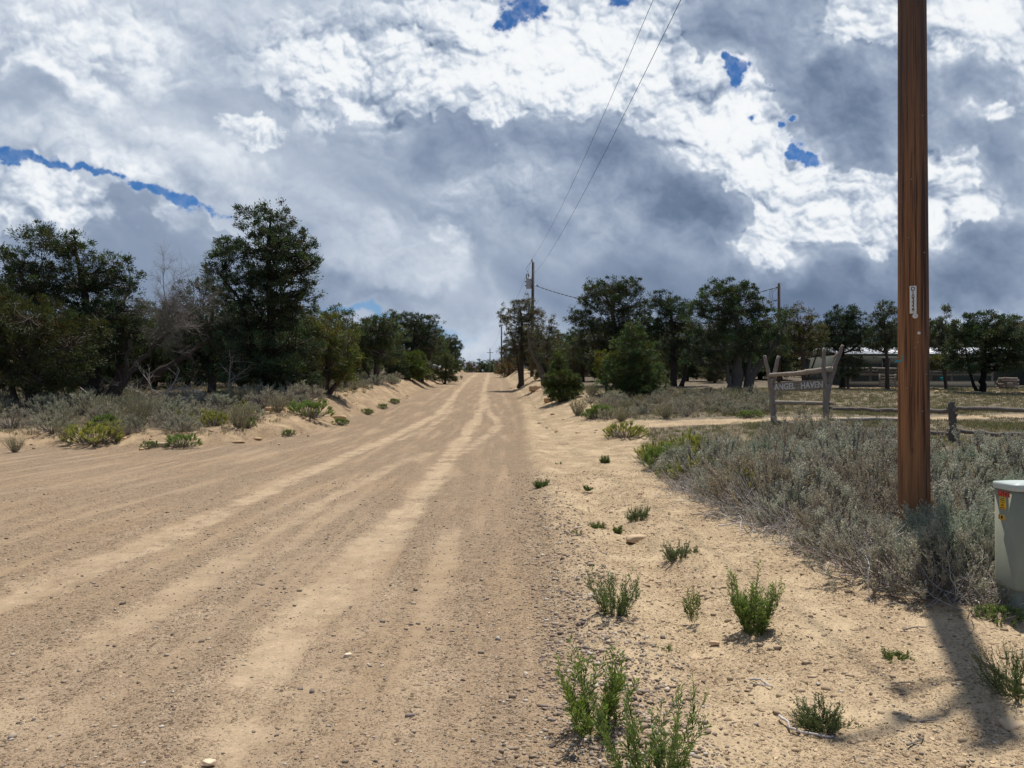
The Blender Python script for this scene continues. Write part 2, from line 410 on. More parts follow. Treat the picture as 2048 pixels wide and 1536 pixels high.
def build_ground():
    r1 = np.geomspace(0.25, 1.2, 14)[:-1]
    r2 = np.exp(np.arange(math.log(1.2), math.log(150), .0078))
    r3 = np.geomspace(151, 2600, 46)
    r = np.concatenate([r1, r2, r3])
    a1 = np.arange(-46, 46.001, .165)
    a2 = np.arange(47, 313, 3.0)
    a = np.radians(np.concatenate([a1, a2]))
    na, nr = len(a), len(r)
    A, Rr = np.meshgrid(a, r)
    X = (np.sin(A) * Rr).ravel(); Y = (np.cos(A) * Rr).ravel()
    Z = H0(X, Y)
    D = np.hypot(X, Y)
    bl = bank_left(X, Y)
    rr = road_right(Y)
    jag = fbm(X * .9, Y * .9, 4, .55) * .35
    on_r = sstep(X + jag, rr - .1, rr + .55)                     # 0 road, 1 right verge
    off = np.clip(np.maximum(on_r, sstep(bl + jag * .3, .04, .22)), 0, 1)
    # masks
    tr = np.zeros(X.shape, np.float32)
    n1 = fbm(X * 1.7, Y * 1.7, 5, .6); n2 = fbm(X * .35 + 9, Y * .35, 5, .55); n3 = fbm(X * 9, Y * 9, 4, .6)
    sl_ = fbm(X * 3.2 + 40, Y * .22 + .11 * X, 5, .6)            # long streaks left by the grader
    dep = np.zeros(X.shape, np.float32)
    for P, w, s in TRACKS:
        dd, al = dist_poly(X, Y, P)
        wob = w * .72 * (1 + .6 * gnoise(al * .35, al * 0 + 3.3)) + n1 * w * .7
        m = sstep(dd, wob * 1.5 + .04, wob * .45)
        tr = np.maximum(tr, m * s * np.clip(.66 + n1 * 1.5 + sl_ * .8 + n3 * .8, 0, 1))
        dep = np.maximum(dep, m * s)
    dd, al = dist_poly(X, Y, DRIVE)
    wid = np.interp(X, [0, 3, 5.5, 8, 40], [3.2, 1.9, .9, .55, .5])
    drv = sstep(dd + n1 * .9, wid * 1.15, wid * .6) * sstep(X, rr - .2, rr + .8)
    # colour
    def c3(*v):
        return np.array(v, np.float32)
    gravel = c3(.325, .241, .158); pale = c3(.475, .365, .245); ochre = c3(.340, .242, .146); greyg = c3(.285, .215, .152)
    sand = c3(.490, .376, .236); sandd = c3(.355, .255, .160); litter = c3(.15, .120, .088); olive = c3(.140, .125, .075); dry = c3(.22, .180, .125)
    def mixc(a, b, t):
        return a * (1 - t[:, None]) + b * t[:, None]
    one = np.ones((X.size, 1), np.float32)
    c = mixc(one * gravel, one * ochre, np.clip(.45 + n2 * 1.6, 0, 1) * .8)
    c = mixc(c, one * greyg, np.clip(.35 + sl_ * 2.0, 0, 1) * .55)
    c = mixc(c, one * pale, np.clip(sl_ * 1.4 + n1 * .7 - .12, 0, .6))
    c = mixc(c, one * pale * c3(1.03, 1.02, .98), np.clip(tr, 0, 1) * .70)
    # right verge and field
    verge = mixc(one * sand, one * sandd, np.clip(.34 + n1 * 1.7 + n2 * .8, 0, 1) * .75)
    veg = sstep(X - brush_line(Y) + n1 * .9, -.1, .9) * (1 - drv)
    veg = np.where(Y > 26, np.maximum(sstep(X - rr, 3.0, 4.6), 0) * (1 - drv), veg)
    veg = np.clip(veg * (1 - .25 * sstep(n2, .1, .35)), 0, 1)
    field = mixc(one * dry, one * litter, np.clip(.5 + n1 * 1.4, 0, 1))
    field = mixc(field, one * olive, np.clip(n2 * 2.4 - .1 + .25 * sstep(Y, 20, 26), 0, .75))
    field = mixc(field, one * litter * .8, sstep(Y, 43, 60) * .85)  # far litter, darkened to paint in shade behind the trees
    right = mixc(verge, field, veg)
    right = mixc(right, one * sand * c3(1.0, 1.0, 1.0), drv * (.8 - .35 * sstep(X, 3, 6)))
    # left bank: pale broken soil near the road, litter further in
    lb = mixc(one * sand * c3(.92, .88, .86), one * sandd * .9, np.clip(.4 + n1 * 1.8, 0, 1))
    far_in = sstep(np.minimum(road_left(Y) - X, Y - side_far(X)) + n1 * 1.5, 1.6, 4.0)
    left = mixc(lb, mixc(one * litter, one * dry, np.clip(.35 + n1 * 1.5, 0, 1) * (1 - .7 * sstep(Y, 32, 45))), far_in)
    right_side = (X > (road_left(Y) + rr) / 2)
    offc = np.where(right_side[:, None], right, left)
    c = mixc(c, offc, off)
    c *= (1 + .10 * n3[:, None])
    c = np.clip(c, .02, .6)
    # relief
    near = 1 / (1 + (D / 14) ** 2)
    cl = fbm(X * 2.3, Y * 2.3, 6, .62); cf = fbm(X * 11, Y * 11, 4, .6)
    ridg = fbm(X * 1.1 + 5, Y * 1.1, 6, .58, 2)
    Z = Z - dep * .018 * (1 - off) + sl_ * .014 * (1 - off) + n1 * .006
    Z = Z + .055 * np.exp(-((X - rr - .42) / .22) ** 2) * (1 + n1) * (Y < 60)
    bare = off * (1 - veg) * right_side
    Z = Z + bare * (cl * .060 + ridg * .030 + cf * .016 + .024 * puff(X * 2.9 + cf, Y * 2.9) + .016 * puff(X * 8 + cf, Y * 8)) - bare * .02
    # a shallow erosion rill and low clod ridge along the verge
    rill = np.exp(-((X - 1.25 - .35 * gnoise(Y * .35, Y * 0)) / .13) ** 2) * sstep(Y, 3.0, 5) * (1 - sstep(Y, 12, 16))
    ridge = np.exp(-((X - 1.72 - .4 * gnoise(Y * .3 + 4, Y * 0)) / .22) ** 2) * sstep(Y, 4, 6) * (1 - sstep(Y, 13, 18))
    Z = Z - bare * rill * .05 + bare * ridge * .055 * (1 + 1.5 * cl)
    # ruts and clods of the cut banks
    bank = off * (1 - right_side) * (1 - far_in) + right_side * sstep(Y, 40, 46) * (1 - sstep(X - rr, 2.5, 4.0)) * off
    Z = Z + bank * (ridg * .16 + cl * .13 + cf * .04)
    Z = Z + veg * (cl * .05) * right_side
    Z = Z + (cf * .006 + .004 * puff(X * 12, Y * 12) + sl_ * n3 * .02) * near
    pebb = np.clip(.45 + sl_ * 1.4 + .7 * np.exp(-((X - rr - .35) / .45) ** 2) - tr * .55, .05, 1.3)
    pebb = np.where(off > .5, np.clip(.42 + n1, .1, 1) * (1 - .6 * veg), pebb)
    # faces
    idx = np.arange(nr * na).reshape(nr, na)
    nx = np.roll(idx, -1, axis=1)
    q = np.stack([idx[:-1], idx[1:], nx[1:], nx[:-1]], -1).reshape(-1, 4)
    road_v = off < .5
    isroad = road_v[q].sum(1) >= 3
    ctr = X.size
    def emit(name, faces, m, cap):
        used, inv = np.unique(faces.ravel(), return_inverse=True)
        f = inv.reshape(-1, 4)
        me = bpy.data.meshes.new(name)
        V = np.stack([X[used], Y[used], Z[used]], -1)
        me.from_pydata([], [], [])
        me.vertices.add(len(V)); me.vertices.foreach_set('co', V.astype(np.float32).ravel())
        me.loops.add(f.size); me.loops.foreach_set('vertex_index', f.ravel().astype(np.int32))
        me.polygons.add(len(f)); me.polygons.foreach_set('loop_start', np.arange(0, f.size, 4, dtype=np.int32))
        me.update(calc_edges=True)
        me.shade_smooth()
        at_ = me.attributes.new('tint', 'FLOAT_COLOR', 'POINT')
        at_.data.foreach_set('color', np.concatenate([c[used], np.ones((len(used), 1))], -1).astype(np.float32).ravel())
        at_ = me.attributes.new('pebble', 'FLOAT', 'POINT')
        at_.data.foreach_set('value', pebb[used].astype(np.float32))
        me.materials.append(m)
        o = bpy.data.objects.new(name, me); COL.objects.link(o)
        o['kind'] = 'structure'
        return o
    m = ground_mat()
    emit('gravel_road', q[isroad], m, 0)
    emit('ground', q[~isroad], m, 0)

def ground_mat():
    m = bpy.data.materials.new('soil_and_gravel'); m.use_nodes = True
    N = NT(m.node_tree); bs = N.n['Principled BSDF']
    a = N.new('ShaderNodeAttribute', attribute_name='tint'); p = N.new('ShaderNodeAttribute', attribute_name='pebble')
    geo = N.new('ShaderNodeNewGeometry'); P = geo.outputs['Position']
    def vor(sc, feat='F1'):
        nd = N.new('ShaderNodeTexVoronoi', feature=feat); N.put(nd.inputs['Vector'], P); nd.inputs['Scale'].default_value = sc
        return nd
    v1 = vor(34.0); v2 = vor(85.0)
    n = N.noise(P, 55.0, 5, .65); nb = N.noise(P, 7.0, 5, .6)
    # single stones stand out where the cell's own random number is high
    r1 = N.sep(v1.outputs['Color'])[0]; r2 = N.sep(v2.outputs['Color'])[0]
    s1 = N.math('MULTIPLY', N.mapr(v1.outputs['Distance'], .50, .34), N.math('GREATER_THAN', N.math('MULTIPLY', r1, p.outputs['Fac']), .30))
    s2 = N.math('MULTIPLY', N.mapr(v2.outputs['Distance'], .52, .34), N.math('GREATER_THAN', N.math('MULTIPLY', r2, p.outputs['Fac']), .16))
    tone1 = N.ramp(N.sep(v1.outputs['Color'])[1], [(0, (.42, .38, .40)), (.35, (.72, .66, .62)), (.6, (1.0, .96, .9)), (.85, (1.25, 1.22, 1.15)), (1, (1.7, 1.66, 1.6))])
    tone2 = N.ramp(N.sep(v2.outputs['Color'])[1], [(0, (.5, .46, .46)), (.4, (.85, .80, .76)), (.7, (1.1, 1.07, 1.0)), (1, (1.45, 1.42, 1.35))])
    c = a.outputs['Color']
    c = N.mix(1.0, c, N.ramp(n, [(.25, (.72, .70, .68)), (.5, (1, 1, 1)), (.75, (1.22, 1.2, 1.17))]), 'MULTIPLY')
    c = N.mix(1.0, c, N.ramp(nb, [(.25, (.86, .85, .84)), (.75, (1.12, 1.12, 1.12))]), 'MULTIPLY')
    c = N.mix(N.math('MULTIPLY', s2, .85), c, N.mix(1.0, c, tone2, 'MULTIPLY'))
    c = N.mix(N.math('MULTIPLY', s1, .9), c, N.mix(1.0, c, tone1, 'MULTIPLY'))
    N.put(bs.inputs['Base Color'], c)
    bs.inputs['Roughness'].default_value = .95
    bs.inputs['Specular IOR Level'].default_value = .15
    h = N.math('ADD', N.math('MULTIPLY', s1, .8), N.math('MULTIPLY', s2, .45))
    h = N.math('ADD', h, N.math('MULTIPLY', n, .6))
    h = N.math('ADD', h, N.math('MULTIPLY', nb, 1.2))
    b = N.new('ShaderNodeBump'); b.inputs['Strength'].default_value = .95; b.inputs['Distance'].default_value = .018
    N.put(b.inputs['Height'], h); N.put(bs.inputs['Normal'], b.outputs[0])
    return m
build_ground()
# ------------------------------------------------------------------ mesh kit
class Acc:
    """collects numpy vertices / faces / colours and links them as ONE mesh object"""
    def __init__(s):
        s.v = []; s.c = []; s.f4 = []; s.f3 = []; s.n = 0
    def add(s, V, quads=None, tris=None, col=(1, 1, 1)):
        V = np.asarray(V, np.float32).reshape(-1, 3)
        col = np.asarray(col, np.float32)
        if col.ndim == 1:
            col = np.repeat(col[None], len(V), 0)
        s.v.append(V); s.c.append(col)
        if quads is not None and len(quads):
            s.f4.append(np.asarray(quads, np.int64) + s.n)
        if tris is not None and len(tris):
            s.f3.append(np.asarray(tris, np.int64) + s.n)
        s.n += len(V)
        return s
    def tube(s, pts, rad, sides=6, col=(1, 1, 1), cap=True, rough=0.0):
        pts = np.asarray(pts, np.float64); n = len(pts)
        rad = np.broadcast_to(np.asarray(rad, np.float64), (n,))
        t = np.gradient(pts, axis=0); t /= np.linalg.norm(t, axis=1)[:, None] + 1e-9
        up = np.array([0, 0, 1.0]) if abs(t[0, 2]) < .9 else np.array([1.0, 0, 0])
        V = np.zeros((n, sides, 3))
        u = np.cross(t[0], up); u /= np.linalg.norm(u)
        th = np.arange(sides) / sides * 2 * np.pi
        for i in range(n):
            u = u - t[i] * (u @ t[i]); u /= np.linalg.norm(u) + 1e-9
            w = np.cross(t[i], u)
            rr = rad[i] * (1 + (rough * RNG.uniform(-1, 1, sides) if rough else 0))
            V[i] = pts[i] + (np.cos(th) * rr)[:, None] * u + (np.sin(th) * rr)[:, None] * w
        k = np.arange(sides); k1 = (k + 1) % sides
        q = []
        for i in range(n - 1):
            q.append(np.stack([i * sides + k, i * sides + k1, (i + 1) * sides + k1, (i + 1) * sides + k], -1))
        V = V.reshape(-1, 3); tr = []
        if cap:
            V = np.concatenate([V, pts[:1], pts[-1:]])
            tr = [(n * sides, (j + 1) % sides, j) for j in range(sides)] + [(n * sides + 1, (n - 1) * sides + j, (n - 1) * sides + (j + 1) % sides) for j in range(sides)]
        if np.ndim(col) == 2:
            cc = np.repeat(np.asarray(col, np.float32), sides, 0)
            if cap: cc = np.concatenate([cc, cc[:1], cc[-1:]])
            col = cc
        return s.add(V, np.concatenate(q), tr, col)
    def box(s, c, h, rot=0.0, col=(1, 1, 1), M=None, bev=0.0):
        """box with centre c, half sizes h, turned about z; chamfered when bev > 0"""
        hx, hy, hz = h
        if bev <= 0:
            V = np.array([(x, y, z) for x in (-hx, hx) for y in (-hy, hy) for z in (-hz, hz)])
            Q = [(0, 1, 3, 2), (4, 6, 7, 5), (0, 4, 5, 1), (2, 3, 7, 6), (0, 2, 6, 4), (1, 5, 7, 3)]
        else:
            bm = bmesh.new(); bmesh.ops.create_cube(bm, size=2)
            for v in bm.verts: v.co = Vector((v.co.x * hx, v.co.y * hy, v.co.z * hz))
            bmesh.ops.bevel(bm, geom=list(bm.edges), offset=bev, segments=2, affect='EDGES', profile=.5)
            bm.verts.index_update()
            bmesh.ops.triangulate(bm, faces=[f for f in bm.faces if len(f.verts) > 4])
            V = np.array([v.co[:] for v in bm.verts])
            Q = [tuple(v.index for v in f.verts) for f in bm.faces if len(f.verts) == 4]
            T3 = [tuple(v.index for v in f.verts) for f in bm.faces if len(f.verts) == 3]
            bm.free()
        if M is not None:
            V = V @ np.array(M.to_3x3()).T
        ca, sa = math.cos(rot), math.sin(rot)
        V = np.stack([V[:, 0] * ca - V[:, 1] * sa, V[:, 0] * sa + V[:, 1] * ca, V[:, 2]], -1) + np.array(c)
        s.add(V, Q, None if bev <= 0 else (T3 or None), col)
        return s
    def build(s, name, mat, parent=None, smooth=False, loc=None):
        me = bpy.data.meshes.new(name)
        V = np.concatenate(s.v); C = np.concatenate(s.c)
        f4 = np.concatenate(s.f4) if s.f4 else np.zeros((0, 4), np.int64)
        f3 = np.concatenate(s.f3) if s.f3 else np.zeros((0, 3), np.int64)
        me.vertices.add(len(V)); me.vertices.foreach_set('co', V.ravel())
        li = np.concatenate([f4.ravel(), f3.ravel()]).astype(np.int32)
        me.loops.add(len(li)); me.loops.foreach_set('vertex_index', li)
        ls = np.concatenate([np.arange(len(f4)) * 4, len(f4) * 4 + np.arange(len(f3)) * 3]).astype(np.int32)
        me.polygons.add(len(ls)); me.polygons.foreach_set('loop_start', ls)
        me.update(calc_edges=True)
        if smooth: me.shade_smooth()
        a = me.attributes.new('tint', 'FLOAT_COLOR', 'POINT')
        a.data.foreach_set('color', np.concatenate([C, np.ones((len(C), 1))], -1).astype(np.float32).ravel())
        me.materials.append(mat)
        o = bpy.data.objects.new(name, me); COL.objects.link(o)
        if parent is not None: o.parent = parent
        if loc is not None: o.location = loc
        return o

def thing(name, label, cat, loc=(0, 0, 0), rz=0.0, group=None):
    o = bpy.data.objects.new(name, None); COL.objects.link(o)
    o.empty_display_size = .3
    o.location = loc; o.rotation_euler = (0, 0, rz)
    o['label'] = label; o['category'] = cat
    if group: o['group'] = group
    return o
def tag(o, label, cat, group=None):
    o['label'] = label; o['category'] = cat
    if group: o['group'] = group
    return o
def dup(root, loc, rz, scale, label, group=None):
    r = root.copy(); COL.objects.link(r); r.location = loc; r.rotation_euler = (0, 0, rz)
    r.scale = scale if isinstance(scale, tuple) else (scale,) * 3
    r['label'] = label
    if group: r['group'] = group
    for ch in list(root.children):
        c = ch.copy(); COL.objects.link(c); c.parent = r
        for g in list(ch.children):
            e = g.copy(); COL.objects.link(e); e.parent = c
    return r

# ------------------------------------------------------------------ materials
def mat_plain(name, color, rough=.8, spec=.3, metal=0.0, tint=False, nscale=0, namt=.2, bump=0.0, bdist=.01, stretch=None, coord='Object', trans=0.0):
    m = bpy.data.materials.new(name); m.use_nodes = True
    N = NT(m.node_tree); bs = N.n['Principled BSDF']
    c = tuple(color) + (1,)
    base = None
    if tint:
        a = N.new('ShaderNodeAttribute', attribute_name='tint')
        base = N.mix(1.0, a.outputs['Color'], c, 'MULTIPLY')
    if nscale:
        tc = N.new('ShaderNodeTexCoord'); v = tc.outputs[coord]
        if stretch: v = N.vmath('MULTIPLY', v, stretch)
        n = N.noise(v, nscale, 6, .62)
        r = N.ramp(n, [(.25, (1 - namt,) * 3), (.75, (1 + namt,) * 3)])
        base = N.mix(1.0, base if base is not None else c, r, 'MULTIPLY')
        if bump:
            b = N.new('ShaderNodeBump'); b.inputs['Strength'].default_value = bump; b.inputs['Distance'].default_value = bdist
            N.put(b.inputs['Height'], n); N.put(bs.inputs['Normal'], b.outputs[0])
    if base is not None: N.put(bs.inputs['Base Color'], base)
    else: bs.inputs['Base Color'].default_value = c
    bs.inputs['Roughness'].default_value = rough
    bs.inputs['Specular IOR Level'].default_value = spec
    bs.inputs['Metallic'].default_value = metal
    return m
def mat_leaf(name, trans=.25, through=(1.25, 1.25, .6)):
    """leaf faces: colour from the mesh, a little light comes through"""
    m = bpy.data.materials.new(name); m.use_nodes = True
    N = NT(m.node_tree); bs = N.n['Principled BSDF']; out = N.n['Material Output']
    a = N.new('ShaderNodeAttribute', attribute_name='tint')
    N.put(bs.inputs['Base Color'], a.outputs['Color'])
    bs.inputs['Roughness'].default_value = .62
    bs.inputs['Specular IOR Level'].default_value = .22
    tr = N.new('ShaderNodeBsdfTranslucent'); N.put(tr.inputs[0], N.mix(1.0, a.outputs['Color'], through, 'MULTIPLY'))
    mx = N.new('ShaderNodeMixShader'); mx.inputs[0].default_value = trans
    N.put(mx.inputs[1], bs.outputs[0]); N.put(mx.inputs[2], tr.outputs[0]); N.put(out.inputs[0], mx.outputs[0])
    return m
M_LEAF = mat_leaf('leaf_green', .22)
M_SAGE = mat_leaf('leaf_silver', .30, (1.1, 1.06, .84))
M_BARK = mat_plain('juniper_bark', (1, 1, 1), .95, .1, tint=True, nscale=9, namt=.38, bump=.7, bdist=.03, stretch=(3, 3, .5))
M_TWIG = mat_plain('dry_twig', (1, 1, 1), .9, .15, tint=True, nscale=14, namt=.25)

def unit(n):
    v = RNG.normal(size=(n, 3)); return v / (np.linalg.norm(v, axis=1)[:, None] + 1e-9)
def leaf_quads(P, D, ln, wd, col):
    """kite-shaped leaf faces at points P along directions D"""
    n = len(P)
    D = D / (np.linalg.norm(D, axis=1)[:, None] + 1e-9)
    S = np.cross(D, unit(n)); S /= (np.linalg.norm(S, axis=1)[:, None] + 1e-9)
    ln = np.broadcast_to(ln, (n,))[:, None]; wd = np.broadcast_to(wd, (n,))[:, None]
    a = P; b = P + D * ln * .55 + S * wd * .5; c = P + D * ln; d = P + D * ln * .55 - S * wd * .5
    V = np.stack([a, b, c, d], 1).reshape(-1, 3)
    Q = np.arange(n * 4).reshape(n, 4)
    C = np.repeat(np.broadcast_to(col, (n, 3)), 4, 0)
    return V, Q, C

# ------------------------------------------------------------------ trees
BARK = np.array([.085, .068, .055]); BARKL = np.array([.23, .205, .18])
def foliage(acc, lobes, leaf, col, dens=1.0, cl_r=.30, per=46, wild=.25):
    """lobes: (x, y, z, rx, ry, rz). tufts of small faces spread through each lobe, mostly near its skin"""
    cents = []; axs = []
    for (x, y, z, rx, ry, rz) in lobes:
        area = (rx * rz + ry * rz + rx * ry)
        n = max(7, int(area * 24 * dens / (cl_r / .30) ** 2))
        u = unit(n)
        r = RNG.uniform(.30, 1.08, n) ** .5
        # uneven outline
        r = r * (1 + .30 * gnoise(u[:, 0] * 2.1 + x * 3 + 20, u[:, 2] * 2.1 + z * 3 + 20) + .16 * RNG.normal(size=n) * wild / .25)
        u[:, 2] = np.where(u[:, 2] < -.55, -.55, u[:, 2])
        P = np.array([x, y, z]) + u * r[:, None] * np.array([rx, ry, rz])
        cents.append(P); axs.append(u)
    P = np.concatenate(cents)
    n = len(P)
    cr = cl_r * .86 * RNG.uniform(.5, 1.35, n)
    k = int(per * 1.2)
    ci = np.repeat(np.arange(n), k)
    u = unit(n * k)
    rad = RNG.uniform(.05, 1.0, n * k)
    pos = P[ci] + u * (rad * cr[ci])[:, None] * np.array([1, 1, .8])
    ax = np.concatenate(axs); ax = ax + .45 * unit(n); ax[:, 2] += .35
    D = u * .55 + ax[ci] * .8 + .25 * unit(n * k)
    base = np.array(col)
    tone = np.array([1.78, 1.66, 1.45]) * np.exp(RNG.normal(size=n) * .30)[:, None] * (1 + RNG.normal(size=(n, 3)) * np.array([.12, .05, .10]))
    brn = (RNG.random(n) < .07)[:, None]
    cc = np.where(brn, base * np.array([1.9, 1.15, .9]), base * tone)
    C = cc[ci] * np.exp(RNG.normal(size=(n * k, 1)) * .18)
    V, Q, C = leaf_quads(pos, D, leaf * 1.15 * RNG.uniform(.7, 1.3, n * k), leaf * .36 * RNG.uniform(.8, 1.2, n * k), np.clip(C, .004, .5))
    acc.add(V, Q, None, C)
    return P

def limb(p0, p1, r0, r1, n=7, sag=.12, gnarl=.08):
    t = np.linspace(0, 1, n)[:, None]
    L = np.linalg.norm(np.array(p1) - p0)
    P = np.array(p0) * (1 - t) + np.array(p1) * t
    P[:, 2] += -np.sin(t[:, 0] * np.pi) * L * sag
    w = np.cumsum(RNG.normal(size=(n, 3)) * gnarl * L / n * 1.6, 0); w -= w[0]; w -= t * w[-1]
    P += w
    return P, r0 * (1 - t[:, 0]) + r1 * t[:, 0]

def make_tree(name, label, px, d, lobes, trunks, col, cat='tree', leaf=.10, dens=1.0, depth=1.0, cl_r=.30, per=46, bark=None, group=None, basepy=None, twigs=.30, snags=0, base=None, limbw=1.0, wild=.25):
    """lobes (px, py, rx, ry) and trunks [(px, py, r) ...] are measured on the photograph at distance d and turned into metres"""
    x0, y0, z0 = at(px, d) if base is None else base
    s = d / F
    def loc(qx, qy, dy=0.0):
        return np.array([(qx - px) * s, dy, EYE + (HZ - qy) * s - z0])
    bark = BARK if bark is None else np.array(bark)
    root = thing(name, label, cat, (x0, y0, z0), 0, group)
    L = []
    for i, l in enumerate(lobes):
        qx, qy, rx, ry = l[:4]
        dy = l[4] if len(l) > 4 else RNG.uniform(-.5, .5) * depth * 1.1
        p = loc(qx, qy, dy)
        L.append((p[0], p[1], p[2], rx * s * 1.12, max(rx, ry) * s * depth, ry * s * 1.15))
    f = Acc()
    P = foliage(f, L, leaf, col, dens, cl_r, per, wild)
    t = Acc()
    stems = []
    for tr in trunks:
        pts = [loc(q[0], q[1], (q[3] if len(q) > 3 else 0.0)) for q in tr]
        rr = [q[2] for q in tr]
        pts = np.array(pts); pts[0, 2] = min(pts[0, 2], 0) - .12
        # refine
        tt = np.linspace(0, len(pts) - 1, (len(pts) - 1) * 5 + 1)
        Q = np.stack([np.interp(tt, np.arange(len(pts)), pts[:, k]) for k in range(3)], -1)
        Rr = np.interp(tt, np.arange(len(pts)), rr)
        Q[1:-1] += RNG.normal(size=(len(Q) - 2, 3)) * Rr[1:-1, None] * .22
        Rr = Rr * (1 + .10 * RNG.normal(size=len(Rr)))
        Rr[0] *= 1.25
        t.tube(Q, np.abs(Rr), 9, bark * RNG.uniform(.8, 1.3), rough=.14)
        stems.append((Q, Rr))
    allQ = np.concatenate([q for q, _ in stems]); allR = np.concatenate([r for _, r in stems])
    t.build('trunk', M_BARK, root, smooth=True)
    b = Acc()
    for l in L:
        c = np.array(l[:3])
        cand = allQ[:, 2] < c[2] - .15 * l[5]
        if not cand.any(): cand = np.ones(len(allQ), bool)
        dd = np.linalg.norm(allQ - c, axis=1) + (~cand) * 100
        k = int(np.argmin(dd))
        r0 = min(allR[k] * .7, .10) * limbw
        lp, lr = limb(allQ[k], c, r0, r0 * .4)
        b.tube(lp, lr, 5, bark * RNG.uniform(.8, 1.4))
        own = P[np.linalg.norm((P - c) / np.array([l[3], l[4], l[5]]), axis=1) < 1.25]
        m = int(len(own) * twigs)
        if m:
            for p in own[RNG.choice(len(own), m, replace=False)]:
                j = RNG.integers(2, len(lp))
                tp, trr = limb(lp[j], p, r0 * .30, .007, 4, .04, .10)
                b.tube(tp, trr, 3, bark * RNG.uniform(.9, 2.2), cap=False)
    # bare silver snags poking out of the crown
    for i in range(snags):
        l = L[RNG.integers(len(L))]
        u = unit(1)[0]; u[2] = abs(u[2]) * .6; u[1] = -abs(u[1])
        c = np.array(l[:3]); e = c + u * np.array([l[3], l[4], l[5]]) * RNG.uniform(.9, 1.3)
        tp, trr = limb(c + u * .3, e, .022, .006, 6, -.05, .22)
        b.tube(tp, trr, 4, BARKL * RNG.uniform(.8, 1.7))
        for q in range(3):
            g = tp[RNG.integers(2, 6)]
            tp2, tr2 = limb(g, g + unit(1)[0] * .45, .010, .004, 4, 0, .2)
            b.tube(tp2, tr2, 3, BARKL * RNG.uniform(.8, 1.6), cap=False)
    b.build('branches', M_BARK, root)
    f.build('crown', M_LEAF, root)
    return root
